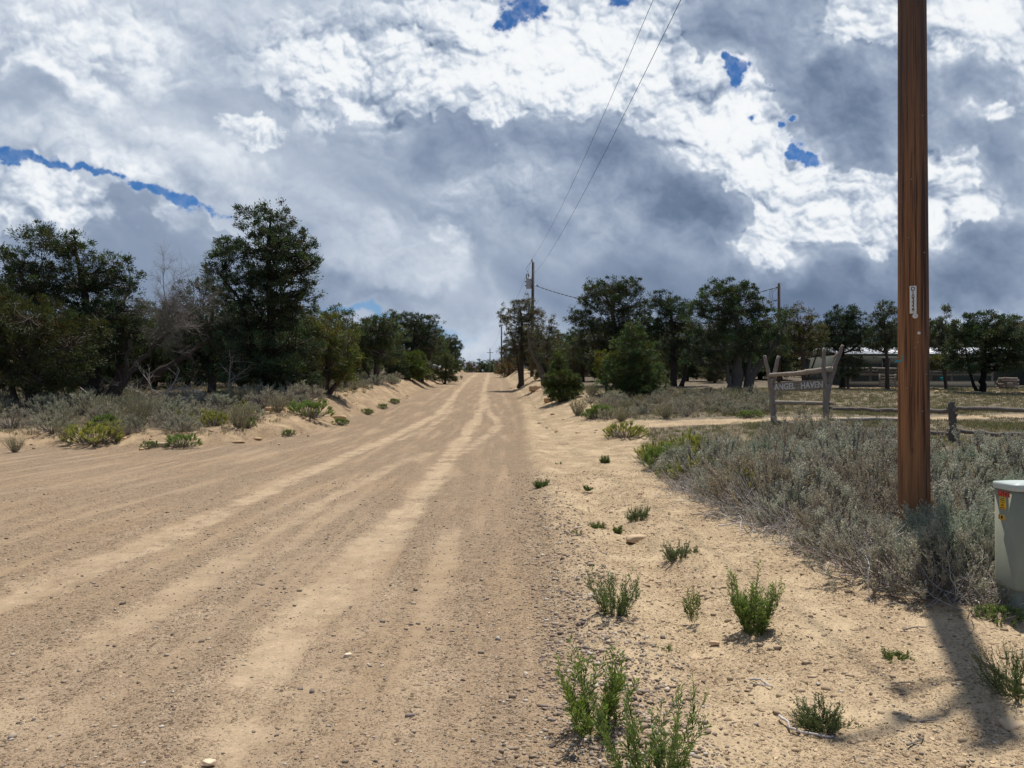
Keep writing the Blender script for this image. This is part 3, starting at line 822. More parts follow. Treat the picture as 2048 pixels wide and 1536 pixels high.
# ------------------------------------------------------------------ trees seen one by one
DK = (.030, .046, .026); MID = (.042, .062, .028); OLV = (.066, .080, .026); GRY = (.062, .070, .046); BLU = (.028, .046, .030); YEL = (.095, .125, .028); PIN = (.040, .068, .034)
def trees_left():
    make_tree('juniper_tree', 'wide olive green juniper at the far left edge, boughs hanging to the sagebrush', 60, 29,
              [(70, 640, 70, 40), (140, 690, 62, 50), (40, 700, 70, 50), (150, 745, 40, 32), (95, 760, 60, 30), (20, 650, 50, 45), (-40, 680, 60, 60), (-30, 600, 50, 40), (180, 655, 26, 26), (0, 755, 60, 28)],
              [[(60, 815, .22), (70, 740, .17), (80, 650, .08)], [(40, 812, .14), (10, 730, .10), (-20, 640, .05)]], (.036, .046, .022), snags=14)
    make_tree('juniper_tree', 'tall ragged dark juniper with forked thick trunks left of the bare grey snag', 205, 32.5,
              [(110, 486, 50, 28), (85, 470, 18, 14), (150, 500, 36, 30), (40, 520, 36, 18), (14, 508, 14, 10), (75, 530, 46, 22), (28, 545, 20, 12), (190, 530, 22, 18), (225, 530, 32, 22), (255, 552, 20, 14), (215, 565, 40, 22), (150, 565, 60, 30), (90, 580, 60, 34), (20, 590, 50, 34), (250, 600, 34, 26), (220, 640, 55, 34), (265, 665, 40, 32), (160, 630, 60, 40), (240, 710, 44, 28), (175, 700, 40, 30), (60, 600, 50, 30), (288, 615, 14, 12)],
              [[(205, 805, .30), (185, 740, .22), (178, 660, .17), (168, 580, .13), (150, 500, .06)], [(218, 805, .26), (240, 740, .20), (250, 690, .14), (235, 620, .08)], [(195, 805, .20), (160, 750, .15), (110, 680, .09), (60, 590, .05)], [(235, 806, .24), (290, 765, .20), (350, 725, .14), (420, 675, .09)]],
              DK, snags=26, leaf=.10, twigs=.45, wild=.35, bark=(.060, .047, .038))
    make_tree('juniper_tree', 'dark juniper standing tight behind the left side of the tallest tree', 425, 38,
              [(400, 600, 40, 30), (440, 580, 32, 30), (420, 650, 52, 36), (470, 650, 46, 40), (395, 700, 46, 34), (450, 715, 56, 38), (390, 745, 40, 24), (350, 690, 36, 34), (340, 640, 26, 26)],
              [[(425, 800, .22), (420, 720, .15), (425, 600, .06)]], BLU, snags=8)
    make_tree('pinyon_tree', 'tallest tree left of the road, dark layered crown on a straight black trunk', 545, 34,
              [(505, 432, 26, 13), (560, 428, 26, 17), (530, 450, 44, 22), (565, 470, 40, 22), (520, 495, 52, 26), (570, 505, 46, 24), (450, 492, 28, 13), (475, 512, 36, 18), (610, 500, 24, 18), (628, 530, 20, 16), (595, 540, 40, 24), (540, 545, 56, 26), (480, 550, 44, 22), (436, 545, 22, 20), (450, 590, 34, 22), (505, 590, 52, 28), (570, 590, 48, 28), (615, 580, 24, 20), (520, 640, 60, 26), (585, 635, 30, 24), (600, 612, 30, 16), (470, 640, 40, 30), (500, 690, 70, 30), (585, 690, 44, 34), (500, 740, 60, 28), (570, 745, 56, 26), (560, 770, 60, 16), (430, 520, 12, 10)],
              [[(545, 792, .25), (541, 700, .20), (540, 600, .15), (535, 500, .10), (540, 435, .04)], [(540, 640, .09), (480, 600, .06), (440, 550, .03)]],
              (.032, .050, .030), snags=10, leaf=.105, twigs=.4, wild=.3, bark=(.030, .024, .020))
    make_tree('juniper_tree', 'bushy olive juniper leaning towards the road just right of the tallest tree', 655, 36.5,
              [(625, 665, 34, 24), (660, 650, 30, 22), (685, 680, 28, 28), (640, 700, 44, 30), (690, 715, 26, 26), (612, 735, 34, 30), (660, 742, 50, 30), (695, 745, 24, 24), (600, 760, 30, 16), (640, 640, 18, 14)],
              [[(650, 792, .20), (655, 730, .14), (665, 660, .05)], [(655, 790, .12), (690, 740, .08), (700, 690, .03)]], OLV, snags=10)
    make_tree('pinyon_tree', 'thin see-through pinyon top sticking up against the sky beside the olive juniper', 688, 45,
              [(672, 620, 15, 9), (660, 632, 10, 7), (690, 640, 14, 8), (704, 628, 9, 6), (700, 652, 14, 8), (680, 668, 18, 10), (712, 670, 12, 9), (690, 700, 22, 16)],
              [[(690, 775, .14), (692, 700, .09), (684, 650, .05), (674, 615, .02)], [(690, 680, .06), (705, 645, .03), (706, 622, .015)]], MID, dens=.7, snags=6, cl_r=.26)
    make_tree('juniper_tree', 'rounded juniper with pale bare limbs below its crown, left end of the roadside row', 752, 52,
              [(735, 655, 24, 16), (760, 648, 24, 16), (780, 640, 18, 14), (745, 680, 34, 22), (780, 672, 30, 24), (730, 700, 26, 22), (765, 710, 36, 24), (720, 680, 14, 16)],
              [[(752, 770, .2), (752, 700, .14), (758, 650, .05)], [(750, 770, .1), (728, 730, .07), (722, 690, .03)]], MID, snags=16, twigs=.4)
    make_tree('juniper_tree', 'broad dark juniper in the middle of the left roadside row', 826, 69,
              [(800, 645, 24, 16), (822, 640, 22, 16), (850, 645, 26, 17), (860, 665, 18, 14), (810, 672, 34, 22), (845, 680, 34, 22), (800, 700, 26, 20), (850, 708, 30, 22), (788, 633, 10, 8)],
              [[(826, 768, .2), (824, 700, .14), (830, 650, .05)]], DK, snags=8)
    make_tree('juniper_tree', 'low bright green bushy juniper in front of the left roadside row', 818, 64,
              [(808, 712, 18, 12), (832, 716, 18, 12), (818, 730, 28, 14), (838, 742, 20, 12), (798, 740, 20, 12), (820, 748, 34, 9)],
              [[(818, 766, .12), (818, 735, .08), (820, 710, .03)]], (.060, .085, .028), dens=1.3, cl_r=.32, leaf=.12)
    make_tree('juniper_tree', 'dense juniper at the right end of the left roadside row, above the white car', 874, 92,
              [(862, 690, 20, 16), (880, 695, 16, 16), (870, 716, 24, 14), (890, 722, 12, 12), (856, 706, 16, 14)],
              [[(874, 752, .18), (872, 700, .08)]], (.040, .052, .028), snags=6, leaf=.14, cl_r=.4)
    make_tree('pinyon_tree', 'narrow flag-shaped pinyon leaning over the road bank near the crest', 908, 122,
              [(902, 684, 10, 7), (912, 692, 12, 8), (905, 706, 14, 10), (900, 724, 12, 12), (916, 732, 12, 10), (908, 740, 16, 8)],
              [[(906, 752, .18), (905, 715, .10), (904, 685, .03)]], BLU, leaf=.18, cl_r=.42)
def trees_far():
    for i, (px, d, top, w, colr, lab) in enumerate([
            (938, 156, 722, 16, (.055, .050, .034), 'brownish round juniper low beyond the crest, nearest the left bank'),
            (962, 160, 720, 15, DK, 'small dark juniper beyond the crest, between the brownish one and the far pole'),
            (985, 165, 718, 14, MID, 'green juniper beyond the crest right behind the far pole'),
            (925, 130, 738, 15, GRY, 'low grey green juniper where the left bank meets the crest'),
            (1004, 118, 722, 12, (.05, .062, .03), 'slim juniper just right of the crest'),
            (1018, 98, 715, 20, (.085, .062, .040), 'rusty brown juniper at the right of the crest behind the roadside trees')]):
        b = 752
        make_tree('juniper_tree', lab, px, d,
                  [(px - w * .4, top + 10, w * .6, 9), (px + w * .45, top + 12, w * .6, 9), (px, top + 20, w, 12), (px - w * .3, top + 30, w * .9, 10)],
                  [[(px, b, .25), (px, top + 8, .06)]], colr, leaf=.20, cl_r=.5, per=34, twigs=.2)
def trees_right():
    make_tree('juniper_tree', 'ragged grey green juniper on the right bank with the far power pole rising through it', 1044, 62,
              [(1040, 612, 22, 12), (1058, 610, 16, 12), (1020, 630, 22, 11), (1006, 640, 8, 9), (1050, 632, 26, 16), (1072, 636, 14, 12), (1040, 655, 30, 18), (1062, 665, 24, 20), (1030, 690, 24, 22), (1055, 700, 26, 18), (1018, 715, 16, 16), (1080, 622, 8, 9)],
              [[(1041, 759, .24), (1043, 710, .18), (1044, 650, .10), (1040, 612, .03)], [(1040, 740, .08), (1032, 700, .06), (1020, 660, .03)]], (.060, .062, .042), dens=.85, snags=14, wild=.4)
    make_tree('juniper_tree', 'leaning juniper whose grey trunk tilts left over the right bank', 1092, 51,
              [(1098, 640, 11, 9), (1110, 658, 12, 9), (1092, 664, 16, 14), (1100, 690, 20, 18), (1078, 690, 20, 20), (1070, 660, 16, 14), (1090, 715, 22, 16), (1108, 725, 12, 12)],
              [[(1094, 772, .22), (1078, 735, .17), (1060, 690, .10), (1055, 650, .04)], [(1094, 770, .08), (1096, 700, .06), (1099, 645, .02)]], (.055, .060, .042), dens=.75, snags=16, bark=(.11, .095, .08), wild=.4)
    make_tree('juniper_tree', 'small cone-shaped green juniper at the right roadside, in front of the leaning trunk', 1121, 39,
              [(1118, 716, 9, 11), (1118, 735, 18, 12), (1120, 755, 26, 13), (1126, 770, 30, 9), (1102, 766, 14, 10), (1120, 784, 28, 9), (1122, 794, 22, 7)],
              [[(1120, 792, .09), (1119, 740, .05), (1118, 712, .02)]], (.046, .068, .026), dens=1.7, cl_r=.17, leaf=.07, wild=.15, depth=.9)
    make_tree('juniper_tree', 'knee-high juniper sapling against the right side of the cone-shaped juniper', 1149, 39.6,
              [(1148, 764, 12, 10), (1150, 776, 14, 7), (1146, 754, 6, 7), (1150, 788, 14, 7)], [[(1149, 790, .05), (1148, 762, .02)]], (.042, .060, .026), dens=1.7, cl_r=.15, leaf=.07, depth=.8)
    make_tree('juniper_tree', 'mid green juniper set back behind the cone-shaped one', 1165, 59,
              [(1150, 690, 20, 13), (1172, 685, 18, 13), (1155, 712, 28, 18), (1180, 715, 22, 18), (1140, 735, 18, 14), (1170, 740, 26, 14)],
              [[(1165, 773, .18), (1163, 700, .07)]], GRY, snags=6)
    make_tree('pinyon_tree', 'huge rounded dark tree with a side bough, first big one right of the road', 1228, 50,
              [(1190, 582, 28, 16), (1225, 572, 34, 15), (1262, 578, 28, 17), (1180, 600, 20, 12), (1215, 605, 46, 24), (1265, 610, 32, 26), (1155, 632, 18, 10), (1142, 640, 10, 6), (1172, 640, 20, 16), (1220, 645, 50, 26), (1270, 650, 30, 26), (1195, 675, 42, 26), (1240, 685, 44, 28), (1185, 712, 36, 22), (1235, 722, 40, 20), (1280, 690, 26, 26)],
              [[(1230, 775, .28), (1228, 700, .2), (1225, 620, .12), (1230, 575, .04)], [(1215, 700, .10), (1180, 650, .06), (1150, 635, .02)]], (.030, .044, .026), snags=16, leaf=.115, cl_r=.34)
    make_tree('pinyon_tree', 'slim yellow-green young pinyon on a thin bare stem', 1212, 40,
              [(1204, 710, 11, 9), (1222, 712, 10, 8), (1210, 726, 16, 10), (1198, 740, 11, 9), (1218, 744, 14, 9), (1206, 756, 10, 6)],
              [[(1213, 786, .05), (1212, 740, .035), (1210, 706, .015)]], (.085, .105, .026), dens=1.1, cl_r=.18, leaf=.08)
    make_tree('pinyon_tree', 'full cone-shaped pinyon with skirts to the ground, in front of the huge dark tree', 1270, 38.5,
              [(1264, 652, 11, 11), (1264, 670, 22, 12), (1258, 690, 30, 13), (1274, 700, 32, 14), (1262, 720, 46, 15), (1290, 730, 34, 16), (1266, 745, 54, 15), (1250, 762, 44, 12), (1292, 764, 44, 12), (1272, 778, 44, 8)],
              [[(1270, 792, .15), (1268, 730, .10), (1264, 650, .02)]], (.044, .068, .028), dens=1.25, cl_r=.24, leaf=.085, wild=.22, depth=.95)
    make_tree('pinyon_tree', 'round-topped dark pinyon with an airy crown between the two huge dark trees', 1352, 50,
              [(1325, 598, 26, 13), (1345, 612, 28, 16), (1312, 618, 18, 14), (1372, 618, 14, 12), (1340, 640, 36, 20), (1375, 645, 22, 22), (1320, 655, 24, 18), (1392, 670, 20, 18), (1350, 680, 40, 22), (1400, 700, 22, 18), (1340, 712, 30, 14), (1382, 712, 24, 14)],
              [[(1346, 772, .24), (1347, 720, .2), (1345, 650, .11), (1335, 600, .04)], [(1362, 772, .14), (1376, 725, .11), (1385, 680, .05)]], (.026, .044, .028), snags=6, leaf=.11, cl_r=.32, bark=(.045, .037, .032))
    make_tree('juniper_tree', 'huge juniper with twisted grey trunk and a long limb leaning right, behind the gate', 1478, 42,
              [(1430, 582, 30, 15), (1465, 574, 34, 14), (1495, 585, 24, 16), (1400, 605, 18, 14), (1395, 625, 12, 12), (1435, 610, 44, 22), (1490, 612, 36, 22), (1528, 612, 16, 14), (1420, 650, 46, 26), (1480, 650, 44, 28), (1530, 640, 30, 26), (1558, 655, 20, 20), (1400, 690, 30, 24), (1450, 695, 46, 26), (1510, 690, 36, 26), (1550, 690, 30, 24), (1385, 715, 18, 14), (1425, 725, 30, 14), (1570, 625, 14, 12)],
              [[(1470, 793, .34), (1474, 745, .27), (1480, 680, .18), (1470, 610, .07)], [(1482, 792, .28), (1505, 750, .19), (1540, 705, .13), (1562, 670, .07)], [(1462, 790, .16), (1458, 750, .12), (1440, 690, .06)], [(1490, 790, .2), (1496, 760, .15), (1500, 700, .09)]],
              (.032, .052, .028), snags=22, leaf=.10, cl_r=.30, bark=(.12, .105, .09), per=50)
    make_tree('juniper_tree', 'juniper with a rusty brown tip behind the right gate post', 1612, 46,
              [(1592, 618, 13, 11), (1578, 640, 24, 18), (1608, 645, 22, 18), (1590, 668, 34, 20), (1622, 672, 26, 20), (1575, 695, 26, 16), (1610, 700, 32, 16), (1640, 690, 14, 14), (1640, 660, 10, 10)],
              [[(1610, 778, .16), (1606, 730, .13), (1596, 640, .04)], [(1606, 745, .07), (1630, 720, .05), (1640, 690, .02)]], (.056, .060, .032), snags=8)
    make_tree('pinyon_tree', 'compact round blackish pinyon between the gate and the near pole', 1682, 47,
              [(1690, 628, 26, 14), (1672, 645, 26, 16), (1706, 645, 20, 18), (1684, 668, 38, 20), (1668, 690, 26, 15), (1705, 692, 24, 14), (1660, 668, 10, 12)],
              [[(1684, 778, .18), (1685, 720, .12), (1688, 640, .03)]], (.022, .036, .026), dens=1.2, leaf=.10, cl_r=.28, bark=(.04, .033, .03))
    make_tree('pinyon_tree', 'drooping low bough-heavy pinyon in front of the house wall left of the near pole', 1702, 46,
              [(1700, 722, 22, 9), (1690, 745, 20, 12), (1716, 735, 14, 8)],
              [[(1694, 780, .09), (1697, 740, .05), (1702, 718, .02)]], (.034, .046, .026), dens=1.0, leaf=.09, cl_r=.22)
    make_tree('pinyon_tree', 'open two-headed pinyon touching the left side of the near pole', 1776, 45.5,
              [(1758, 622, 14, 11), (1788, 618, 15, 12), (1750, 640, 12, 9), (1772, 645, 22, 15), (1760, 668, 24, 14), (1785, 672, 16, 18), (1745, 690, 14, 10), (1775, 695, 20, 10)],
              [[(1775, 780, .13), (1774, 720, .10), (1770, 640, .03)]], (.036, .048, .032), snags=6, cl_r=.26)
    make_tree('juniper_tree', 'spire-topped greyish juniper just right of the near pole', 1890, 46.5,
              [(1884, 630, 6, 13), (1884, 650, 11, 11), (1866, 652, 11, 11), (1882, 668, 24, 14), (1900, 662, 13, 14), (1862, 680, 14, 12), (1895, 690, 24, 10), (1872, 698, 16, 8)],
              [[(1893, 782, .11), (1890, 720, .09), (1885, 640, .02)]], (.050, .060, .040), snags=8, cl_r=.24)
    make_tree('pinyon_tree', 'squat olive pinyon under the spire-topped juniper in front of the house', 1872, 45.6,
              [(1868, 722, 20, 9), (1892, 716, 18, 9), (1905, 730, 12, 8), (1880, 732, 24, 7)],
              [[(1893, 784, .06), (1888, 750, .05), (1882, 722, .02)]], (.052, .062, .030), dens=1.2, cl_r=.22, leaf=.085)
    make_tree('pinyon_tree', 'spreading dark pinyon with a V-shaped black trunk by the house wall, far right', 1962, 42,
              [(1940, 645, 22, 12), (1968, 638, 26, 13), (2000, 642, 24, 12), (2030, 652, 18, 13), (1920, 660, 18, 14), (1955, 668, 44, 18), (2005, 670, 36, 18), (1925, 690, 24, 13), (1915, 708, 18, 11), (2000, 700, 44, 18), (1960, 712, 34, 14), (2030, 708, 30, 20), (1950, 730, 36, 12), (1995, 732, 36, 13), (1925, 738, 22, 9)],
              [[(1964, 790, .19), (1967, 755, .15), (1972, 700, .10), (1975, 650, .03)], [(1960, 790, .12), (1946, 765, .08), (1938, 735, .06), (1930, 690, .02)]], (.030, .046, .026), leaf=.10, cl_r=.28, per=52, bark=(.016, .014, .013))
    make_tree('juniper_tree', 'grey green juniper cut by the right edge of the picture', 2058, 50,
              [(2045, 660, 20, 16), (2065, 655, 22, 18), (2050, 690, 26, 20), (2075, 700, 30, 24), (2055, 725, 26, 16)],
              [[(2060, 782, .15), (2058, 680, .05)]], GRY, snags=4)
def trees_behind():
    """the wood further back, three builds copied"""
    protos = []
    for k, colr in enumerate([DK, GRY, MID]):
        P = make_tree('juniper_tree', 'x', 1024, 60,
                      [(1000, 700, 26, 20), (1040, 690, 30, 20), (1020, 672, 26, 16), (1060, 715, 26, 20), (990, 725, 26, 20), (1025, 735, 40, 22), (1010 + 8 * k, 655, 16, 10), (1005, 758, 36, 18), (1050, 755, 34, 20), (1024, 772, 44, 12)],
                      [[(1024, 790, .2), (1020, 720, .14), (1022, 660, .04)], [(1028, 790, .1), (1050, 740, .08), (1060, 700, .03)]], colr,
                      leaf=.16, cl_r=.42, per=34, twigs=.2, snags=8, base=(0, 0, EYE + (HZ - 790) * 60 / F))
        protos.append(P)
    spots_l = [(-190, 45, 1.1), (-260, 52, 1.1), (-340, 47, 1.1), (-430, 55, 1.1), (-150, 58, 1.1), (-540, 50, 1.1), (-300, 66, 1.2), (-60, 44, 1.05), (20, 50, 1.0), (110, 47, .95), (190, 55, 1.1), (280, 48, .92), (345, 56, 1.05), (400, 49, .9), (470, 58, 1.1), (520, 47, .85), (590, 55, .95), (620, 47, .62), (650, 66, .95), (700, 60, .78), (730, 72, .95), (780, 78, .95), (830, 85, 1.0), (872, 100, 1.0), (900, 120, .95), (-120, 40, 1.0), (310, 42, .7), (60, 41, .8), (160, 42, .75), (245, 41, .7), (375, 43, .75), (480, 44, .7), (560, 42, .6), (605, 48, .7), (-20, 62, 1.1), (150, 66, 1.1), (330, 68, 1.1), (680, 52, .6), (720, 58, .6), (790, 62, .62), (845, 68, .62), (890, 76, .6)]
    spots_r = [(2220, 56, 1.0), (2290, 62, 1.1), (2370, 54, 1.0), (2460, 60, 1.1), (2260, 74, 1.1), (1030, 112, .85), (1060, 92, .9), (1085, 80, .8), (1115, 76, .8), (1150, 82, .9), (1190, 72, .85), (1250, 68, .9), (1300, 74, .95), (1335, 66, .78), (1385, 70, .85), (1420, 60, .8), (1450, 76, .95), (1520, 64, .9), (1560, 62, .8), (1640, 68, .85), (1700, 72, .9), (1750, 70, .82), (1810, 70, .85), (1860, 72, .82), (1920, 66, .8), (1975, 74, .9), (2040, 68, .85), (2100, 62, .9), (2160, 50, 1.0), (1098, 60, .62), (1140, 62, .6), (1205, 60, .62), (1240, 58, .6), (1300, 58, .6), (1350, 80, .95), (1400, 86, 1.0), (1480, 60, .7), (1530, 78, .95), (1590, 74, .9), (1670, 80, 1.0), (1780, 80, 1.0), (1840, 84, 1.0), (1890, 80, .95), (1950, 88, 1.0), (2010, 82, 1.0), (2080, 80, 1.0), (1430, 56, .5), (1375, 60, .55)]
    first = [True] * 3
    for i, (px, d, s) in enumerate(spots_l + spots_r):
        side = i < len(spots_l)
        lab = 'juniper in the dim wood behind the nearest trees, ' + ('left of the road' if side else 'right of the road')
        grp = 'wood behind the nearest trees, ' + ('left' if side else 'right')
        k = i % 3
        x, y, z = at(px, d)
        h = s * RNG.uniform(.92, 1.06)
        if first[k]:
            o = protos[k]; first[k] = False
            o.location = (x, y, z); o.rotation_euler = (0, 0, RNG.uniform(0, 6)); o.scale = (h, h, h); o['label'] = lab; o['group'] = grp
        else:
            dup(protos[k], (x, y, z), RNG.uniform(0, 6.28), (h * RNG.uniform(.9, 1.15), h, h), lab, grp)
trees_left(); trees_far(); trees_right(); trees_behind()
# ------------------------------------------------------------------ shrubs and herbs (prototypes at the origin, then copied)
def twig_set(acc, P, D, L, r, seg, curve, col, sides=3, up=.25):
    """many thin bent tubes at once; returns the sampled points and directions"""
    n = len(P)
    pts = [P]; dirs = [D]
    p = P.copy(); d = D / np.linalg.norm(D, axis=1)[:, None]
    for i in range(seg):
        d = d + unit(n) * curve + np.array([0, 0, up]) * .3
        d /= np.linalg.norm(d, axis=1)[:, None]
        p = p + d * (L / seg)[:, None]
        pts.append(p); dirs.append(d)
    pts = np.stack(pts, 1); dirs = np.stack(dirs, 1)           # n, seg+1, 3
    ref = np.where(np.abs(dirs[..., 2:3]) > .9, np.array([1., 0, 0]), np.array([0, 0, 1.]))
    u = np.cross(dirs, ref); u /= np.linalg.norm(u, axis=-1)[..., None]
    w = np.cross(dirs, u)
    rr = r[:, None] * np.linspace(1, .45, seg + 1)[None]
    th = np.arange(sides) / sides * 2 * np.pi
    V = pts[:, :, None] + (np.cos(th)[None, None, :, None] * u[:, :, None] + np.sin(th)[None, None, :, None] * w[:, :, None]) * rr[:, :, None, None]
    k = np.arange(sides); k1 = (k + 1) % sides
    q1 = np.stack([k, k1, sides + k1, sides + k], -1)
    q = (q1[None] + (np.arange(seg) * sides)[:, None, None]).reshape(-1, 4)
    Q = (q[None] + (np.arange(n) * (seg + 1) * sides)[:, None, None]).reshape(-1, 4)
    C = np.repeat(np.broadcast_to(col, (n, 3)), (seg + 1) * sides, 0)
    acc.add(V.reshape(-1, 3), Q, None, C)
    return pts, dirs
def shade(base, n, s=.18):
    return np.clip(np.array(base) * np.exp(RNG.normal(size=(n, 1)) * s) * (1 + RNG.normal(size=(n, 3)) * .05), .003, .8)

def bush(name, ns=34, h=.8, spread=.75, sub=7, leaves=14, ll=.032, lw=.010, leafc=(.21, .225, .155), twigc=(.17, .14, .115), tr=.004, subL=.22, upright=.5, tips=None, tipn=0, tw_up=.25, lean=0.0, curve=.22, lmat=None, low=.35):
    root = thing(name, 'x', 'bush')
    a = RNG.uniform(0, 2 * np.pi, ns)
    o = RNG.uniform(0, 1, ns) ** .6 * spread
    D = np.stack([np.cos(a) * o, np.sin(a) * o, np.ones(ns) * upright + .15], -1)
    P = np.stack([np.cos(a) * .07 * o, np.sin(a) * .07 * o, np.zeros(ns) - .03], -1)
    L = h * RNG.uniform(.7, 1.05, ns) * (1 + .25 * o / max(spread, .1))
    tw = Acc()
    pts, dirs = twig_set(tw, P, D, L, tr * 1.9 * RNG.uniform(.7, 1.5, ns), 5, curve * .7, shade(np.array(twigc) * .8, ns, .2), 4, tw_up)
    # second order
    m = ns * sub
    si = np.repeat(np.arange(ns), sub); t = RNG.uniform(low, 1.0, m) * 5
    k = np.minimum(t.astype(int), 4); fr = (t - k)[:, None]
    P2 = pts[si, k] * (1 - fr) + pts[si, k + 1] * fr
    D2 = dirs[si, k] * .9 + unit(m) * .75 + np.array([0, 0, .35])
    L2 = subL * RNG.uniform(.5, 1.3, m)
    p2, d2 = twig_set(tw, P2, D2, L2, tr * .62 * RNG.uniform(.7, 1.2, m), 3, curve, shade(twigc, m, .25), 3, tw_up)
    tw.build('stems', M_TWIG, root)
    if leaves:
        n = m * leaves
        li = np.repeat(np.arange(m), leaves); t = RNG.uniform(.1, 1.0, n) * 3
        k = np.minimum(t.astype(int), 2); fr = (t - k)[:, None]
        P3 = p2[li, k] * (1 - fr) + p2[li, k + 1] * fr
        D3 = d2[li, k] * .9 + unit(n) * .6
        bt = np.exp(RNG.normal(size=m) * .14)[:, None]
        lf = Acc()
        V, Q, C = leaf_quads(P3, D3, ll * RNG.uniform(.6, 1.3, n), lw * RNG.uniform(.8, 1.3, n), shade(leafc, n, .16) * bt[li])
        lf.add(V, Q, None, C)
        if tips is not None:
            e = p2[:, -1]; j = RNG.choice(m, int(m * tipn), replace=False)
            kk = 9
            Pp = np.repeat(e[j], kk, 0) + unit(len(j) * kk) * .013
            V, Q, C = leaf_quads(Pp, unit(len(Pp)) + np.array([0, 0, .8]), .018, .012, shade(tips, len(Pp), .15))
            lf.add(V, Q, None, C)
        lf.build('leaves', lmat or M_SAGE, root)
    return root

def mound(name, h=.8, w=.62, nt=44, tw=9, lv=15, plume=.24, ll=.026, lw=.0075, leafc=(.285, .30, .235), twigc=(.25, .22, .18), wood=(.20, .17, .14), open_=.0, dead=26, tips=None, lmat=None, splay=.42, up=.8, tr=.0022, fl=1.0):
    """a mounded shrub: woody limbs fan out from the root and end in many separate dense plumes, dark and hollow below"""
    root = thing(name, 'x', 'bush')
    st = Acc()
    # plume seats on a lumpy dome
    u = unit(nt); u[:, 2] = np.abs(u[:, 2]) ** .75 * .98 + .02
    lump = 1 + .38 * gnoise(u[:, 0] * 1.7 + RNG.uniform(0, 90), u[:, 1] * 1.7 + RNG.uniform(0, 90)) + RNG.normal(size=nt) * .07
    k = RNG.uniform(.72, 1.0, nt)
    S = u * (lump * k)[:, None] * np.array([w, w, max(h - plume * .55, .1)])
    S[:, 2] = np.maximum(S[:, 2], .05)
    # limbs: from the root to the seats, sagging outwards
    for i in range(nt):
        a = np.array([u[i, 0] * .05, u[i, 1] * .05, -.03]); m = S[i] * np.array([.62, .62, .38]) + RNG.normal(size=3) * .03 * w
        T = np.linspace(0, 1, 6)[:, None]
        P = a * (1 - T) ** 2 + 2 * m * T * (1 - T) + S[i] * T ** 2 + RNG.normal(size=(6, 3)) * .008
        st.tube(P, np.linspace(.0085, .0032, 6) * fl * RNG.uniform(.7, 1.3), 4, np.array(wood) * RNG.uniform(.6, 1.5), cap=False)
    # bare dead twigs poking out low down
    if dead:
        a = RNG.uniform(0, 6.28, dead); D = np.stack([np.cos(a), np.sin(a), RNG.uniform(-.05, .55, dead)], -1)
        P0 = np.stack([np.cos(a) * .1, np.sin(a) * .1, RNG.uniform(0, .18, dead)], -1)
        twig_set(st, P0, D, RNG.uniform(.6, 1.25, dead) * w, RNG.uniform(.0018, .0042, dead) * fl, 5, .34, shade((.33, .30, .265), dead, .3), 3, .02)
        m = dead * 3; j = RNG.integers(dead, size=m)
        P1 = P0[j] + D[j] * RNG.uniform(.2, .9, m)[:, None] * w
        twig_set(st, P1, D[j] + unit(m) * .9, RNG.uniform(.1, .3, m), RNG.uniform(.001, .002, m) * fl, 3, .4, shade((.33, .30, .265), m, .3), 3, .05)
    # plumes
    m = nt * tw; i = np.repeat(np.arange(nt), tw)
    ax = u * np.array([.75, .75, .3]) + np.array([0, 0, up])
    D = ax[i] + unit(m) * splay
    L = plume * RNG.uniform(.55, 1.15, m)
    pt = np.exp(RNG.normal(size=nt) * .16)
    p2, d2 = twig_set(st, S[i] - D * .02, D, L, tr * fl * RNG.uniform(.7, 1.2, m), 3, .16, shade(twigc, m, .2), 3, .3)
    st.build('stems', M_TWIG, root)
    n = m * lv; li = np.repeat(np.arange(m), lv); t = RNG.uniform(.08, 1.0, n) ** .85 * 3
    kk = np.minimum(t.astype(int), 2); fr = (t - kk)[:, None]
    P3 = p2[li, kk] * (1 - fr) + p2[li, kk + 1] * fr
    D3 = d2[li, kk] * .9 + unit(n) * .75
    C = shade(leafc, n, .14) * (pt[i][li])[:, None]
    if tips is not None:
        f = (RNG.random(nt) < .75)[i][li] * (t > 2.1) * (RNG.random(n) < .75)
        C = np.where(f[:, None], shade(tips, n, .12), C)
    lf = Acc(); V, Q, C = leaf_quads(P3, D3, ll * RNG.uniform(.6, 1.25, n), lw * RNG.uniform(.8, 1.25, n), C)
    lf.add(V, Q, None, C); lf.build('leaves', lmat or M_SAGE, root)
    return root

